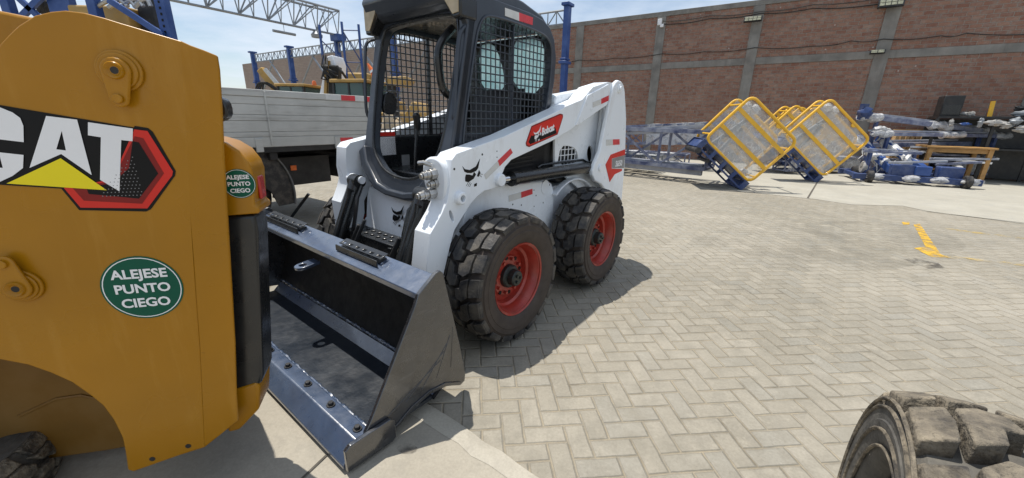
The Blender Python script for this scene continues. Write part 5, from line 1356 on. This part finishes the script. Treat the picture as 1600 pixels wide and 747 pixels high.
# black rack along the wall with junk
s0 = wl(1462, 200, 1.2)[0]; 
sr = tag(empty('steel_shelf', W0, WANG), 'long low black steel rack heaped with scrap against the brick wall', 'shelf')
SX1, SX0 = s0, s0-5.2
zt = wl(1500, 182, .9)[1]
mb = MB(); bx(mb, SX0, SX1, .25, 1.15, zt-.05, zt); bx(mb, SX0, SX1, .25, 1.15, zt*.5, zt*.5+.04); mb.build('shelf_board', 'black', sr)
for k in range(6):
    x = SX0+(SX1-SX0)*k/5
    for y in (.28, 1.12): bx(MB(), x-.03, x+.03, y-.03, y+.03, 0, zt-.052).build('shelf_post', 'black', sr)
mb = MB(); bx(mb, SX0, SX1, .26, .29, .05, zt-.06); mb.build('back_panel', 'black', sr)
def junk(i, px, py, t, r, label, m='junk', sx=1., sz=1.):
    s, z = wl(px, py, t); mb = MB(); blob(mb, (0, 0, 0), r*.46, sx*1.2, .8, sz, 9, .34)
    n = Vector((-math.sin(WANG), math.cos(WANG), 0)); p = W0+Vector((math.cos(WANG)*s, math.sin(WANG)*s, z))+n*t
    o = mb.build('scrap_piece', m, smooth=24); o.location = p; o.rotation_euler = (0, 0, WANG)
    tag(o, label, 'scrap', 'scrap on the black rack'); return o
s, z = wl(1479, 182, .8); zb2 = wl(1480, 150, .8)[1]
bxo = tag(empty('black_cabinet', W0, WANG), 'upright matt black cabinet standing on the rack against the wall', 'cabinet')
wd_ = abs(wl(1465, 170, .8)[0]-wl(1497, 170, .8)[0])
mb = MB(); bx(mb, s-wd_/2, s+wd_/2, .45, 1.0, zt, zb2); mb.build('carcase', 'black', bxo, .015)
mb = MB(); bx(mb, s-wd_/2+.03, s+wd_/2-.03, 1.0, 1.012, zt+.04, zt+(zb2-zt)*.55); mb.build('door', 'plastic', bxo, .004)
s1_, z1_ = wl(1546, 182, .8); s2_, z2_ = wl(1552, 158, .8)
mb = MB(); mb.beam((s1_, .8, zt), (s2_, .8, z2_), .07, .07); o = mb.build('yellow_post', 'yellowpipe'); o.location = W0; o.rotation_euler = (0, 0, WANG); tag(o, 'short yellow post leaning upright on the black rack', 'post')
jl = [(1505, 178, .8, .12, 'small pale scrap piece beside the black cabinet', 'junk', 1.3, .8), (1518, 178, .8, .13, 'white crumpled scrap piece between cabinet and yellow post', 'junk', 1., 1.), (1487, 192, 1.25, .13, 'upright white can below the black cabinet', 'junk', .7, 1.4),
      (1508, 194, 1.2, .12, 'small bright blue scrap on the upper rack', 'blue', 1.5, .6), (1532, 192, 1.2, .16, 'grey bent scrap under the yellow post', 'greysteel', .6, 1.4), (1555, 192, 1.25, .20, 'pale rag heap on the rack right of the yellow post', 'junk', 1.6, .7), (1572, 196, 1.25, .18, 'rounded white tub on the rack', 'junk', 1.2, .8),
      (1586, 190, 1.25, .2, 'grey pipe coil at the right of the rack', 'greysteel', 1., 1.), (1597, 202, 1.3, .2, 'white tub at the right edge of the rack', 'junk', 1.3, .8), (1596, 178, .9, .22, 'pale blue sheet draped over the rack end', 'greysteel', 1.5, .6), (1593, 170, .6, .16, 'black drum on the rack end by the last column', 'black', 1., 1.)]
for i, (px, py, t, r, lab, m_, sx, sz) in enumerate(jl): junk(i, px, py, t, r, lab, m_, sx, sz)
mb = MB(); c = ground(1568, 272); blob(mb, (c.x, c.y, .38), .42, 1.15, 1., .9, 14, .10)
tag(mb.build('tarpaulin_heap', 'tarp', smooth=70), 'slumped grey tarpaulin heap right of the timber table', 'tarpaulin')
for i, (px, py, yb_, r, lab, m_) in enumerate(((1470, 262, 11.2, .22, 'dark tyre lying under the timber table', 'hose'), (1510, 250, 11.0, .2, 'dark scrap motor behind the table legs', 'darkmetal'), (1592, 238, 11.3, .22, 'pale bent scrap at the right edge above the tarpaulin', 'junk'), (1590, 262, 11.0, .2, 'white scrap plate by the tarpaulin at the right edge', 's_white'))):
    g = ground(px, py+8); mb = MB(); blob(mb, (0, 0, 0), r, 1.3, 1., .8, 9, .25); o = mb.build('scrap_piece', m_, smooth=50); o.location = at(px, py, yb_); o.location.z = max(r*.7, o.location.z); tag(o, lab, 'scrap')
for i in range(16):
    px0, py0 = rnd.uniform(1345, 1500), rnd.uniform(216, 262); yb_ = 11.6-.05*(py0-216)+rnd.uniform(-.2, .2)
    a, b = at(px0, py0, yb_), at(px0+rnd.uniform(40, 110), py0+rnd.uniform(-6, 9), yb_+rnd.uniform(-.3, .3))
    a.z = max(a.z, .05); b.z = max(b.z, .05)
    o = MB().beam(a, b, .05, .05).build('steel_bar', ('mastpale', 'mastblue', 's_white')[i % 3], None, .004)
    tag(o, 'thin steel bar in the loose heap between the beams and the timber table', 'bar', 'loose steel bars heaped behind the timber table')
# timber offcuts on the ground by the base frame
mb = MB(); a, b = ground(1300, 252), ground(1345, 258); mb.beam(a+Vector((0, 0, .05)), b+Vector((0, 0, .05)), .2, .08)
tag(mb.build('timber_offcut', 'wood'), 'short timber offcut on the ground left of the base frame', 'timber')

# ================================================================== LIGHT, SKY, CAMERA
S = Vector((-.21, .218, 1)).normalized()
ld = bpy.data.lights.new('sun', 'SUN'); ld.energy = 4.8; ld.angle = R(.53); ld.color = (1., .95, .87)
lo = bpy.data.objects.new('sun', ld); C.objects.link(lo); lo.rotation_euler = S.to_track_quat('Z', 'Y').to_euler()
w = bpy.data.worlds.new('World'); bpy.context.scene.world = w; w.use_nodes = True
nt = NT(w.node_tree); bgn = w.node_tree.nodes['Background']
sky = nt.n('ShaderNodeTexSky', sky_type='NISHITA'); sky.sun_disc = False
sky.sun_elevation = math.asin(S.z); sky.sun_rotation = math.atan2(S.x, S.y)
sky.air_density = 1.1; sky.dust_density = .35; sky.ozone_density = 2.0; sky.altitude = 100
g = nt.coord('Generated'); sp_ = nt.sep(g)
den = nt.m('ADD', nt.m('MAXIMUM', sp_[2], 0.), .12)
uv = nt.comb(nt.m('DIVIDE', sp_[0], den), nt.m('DIVIDE', sp_[1], den))
cl = nt.ramp(nt.noise(.75, uv, 9, .60), .40, .62, .26, .88)
col = nt.mix(cl, sky.outputs[0], (7.0, 7.7, 8.7))
nt.link(col, bgn.inputs[0]); bgn.inputs[1].default_value = .108
cam = bpy.data.cameras.new('camera'); co = bpy.data.objects.new('camera', cam); C.objects.link(co)
co.matrix_world = frame(EYE, CR, -CD, -FW)
cam.sensor_width = 36; cam.lens = FPX/1600*36; cam.clip_end = 600; cam.clip_start = .02
sc_ = bpy.context.scene; sc_.camera = co
sc_.view_settings.view_transform = 'Standard'; sc_.view_settings.look = 'None'; sc_.view_settings.gamma = 1; sc_.view_settings.exposure = .12
sc_.cycles.use_denoising = True
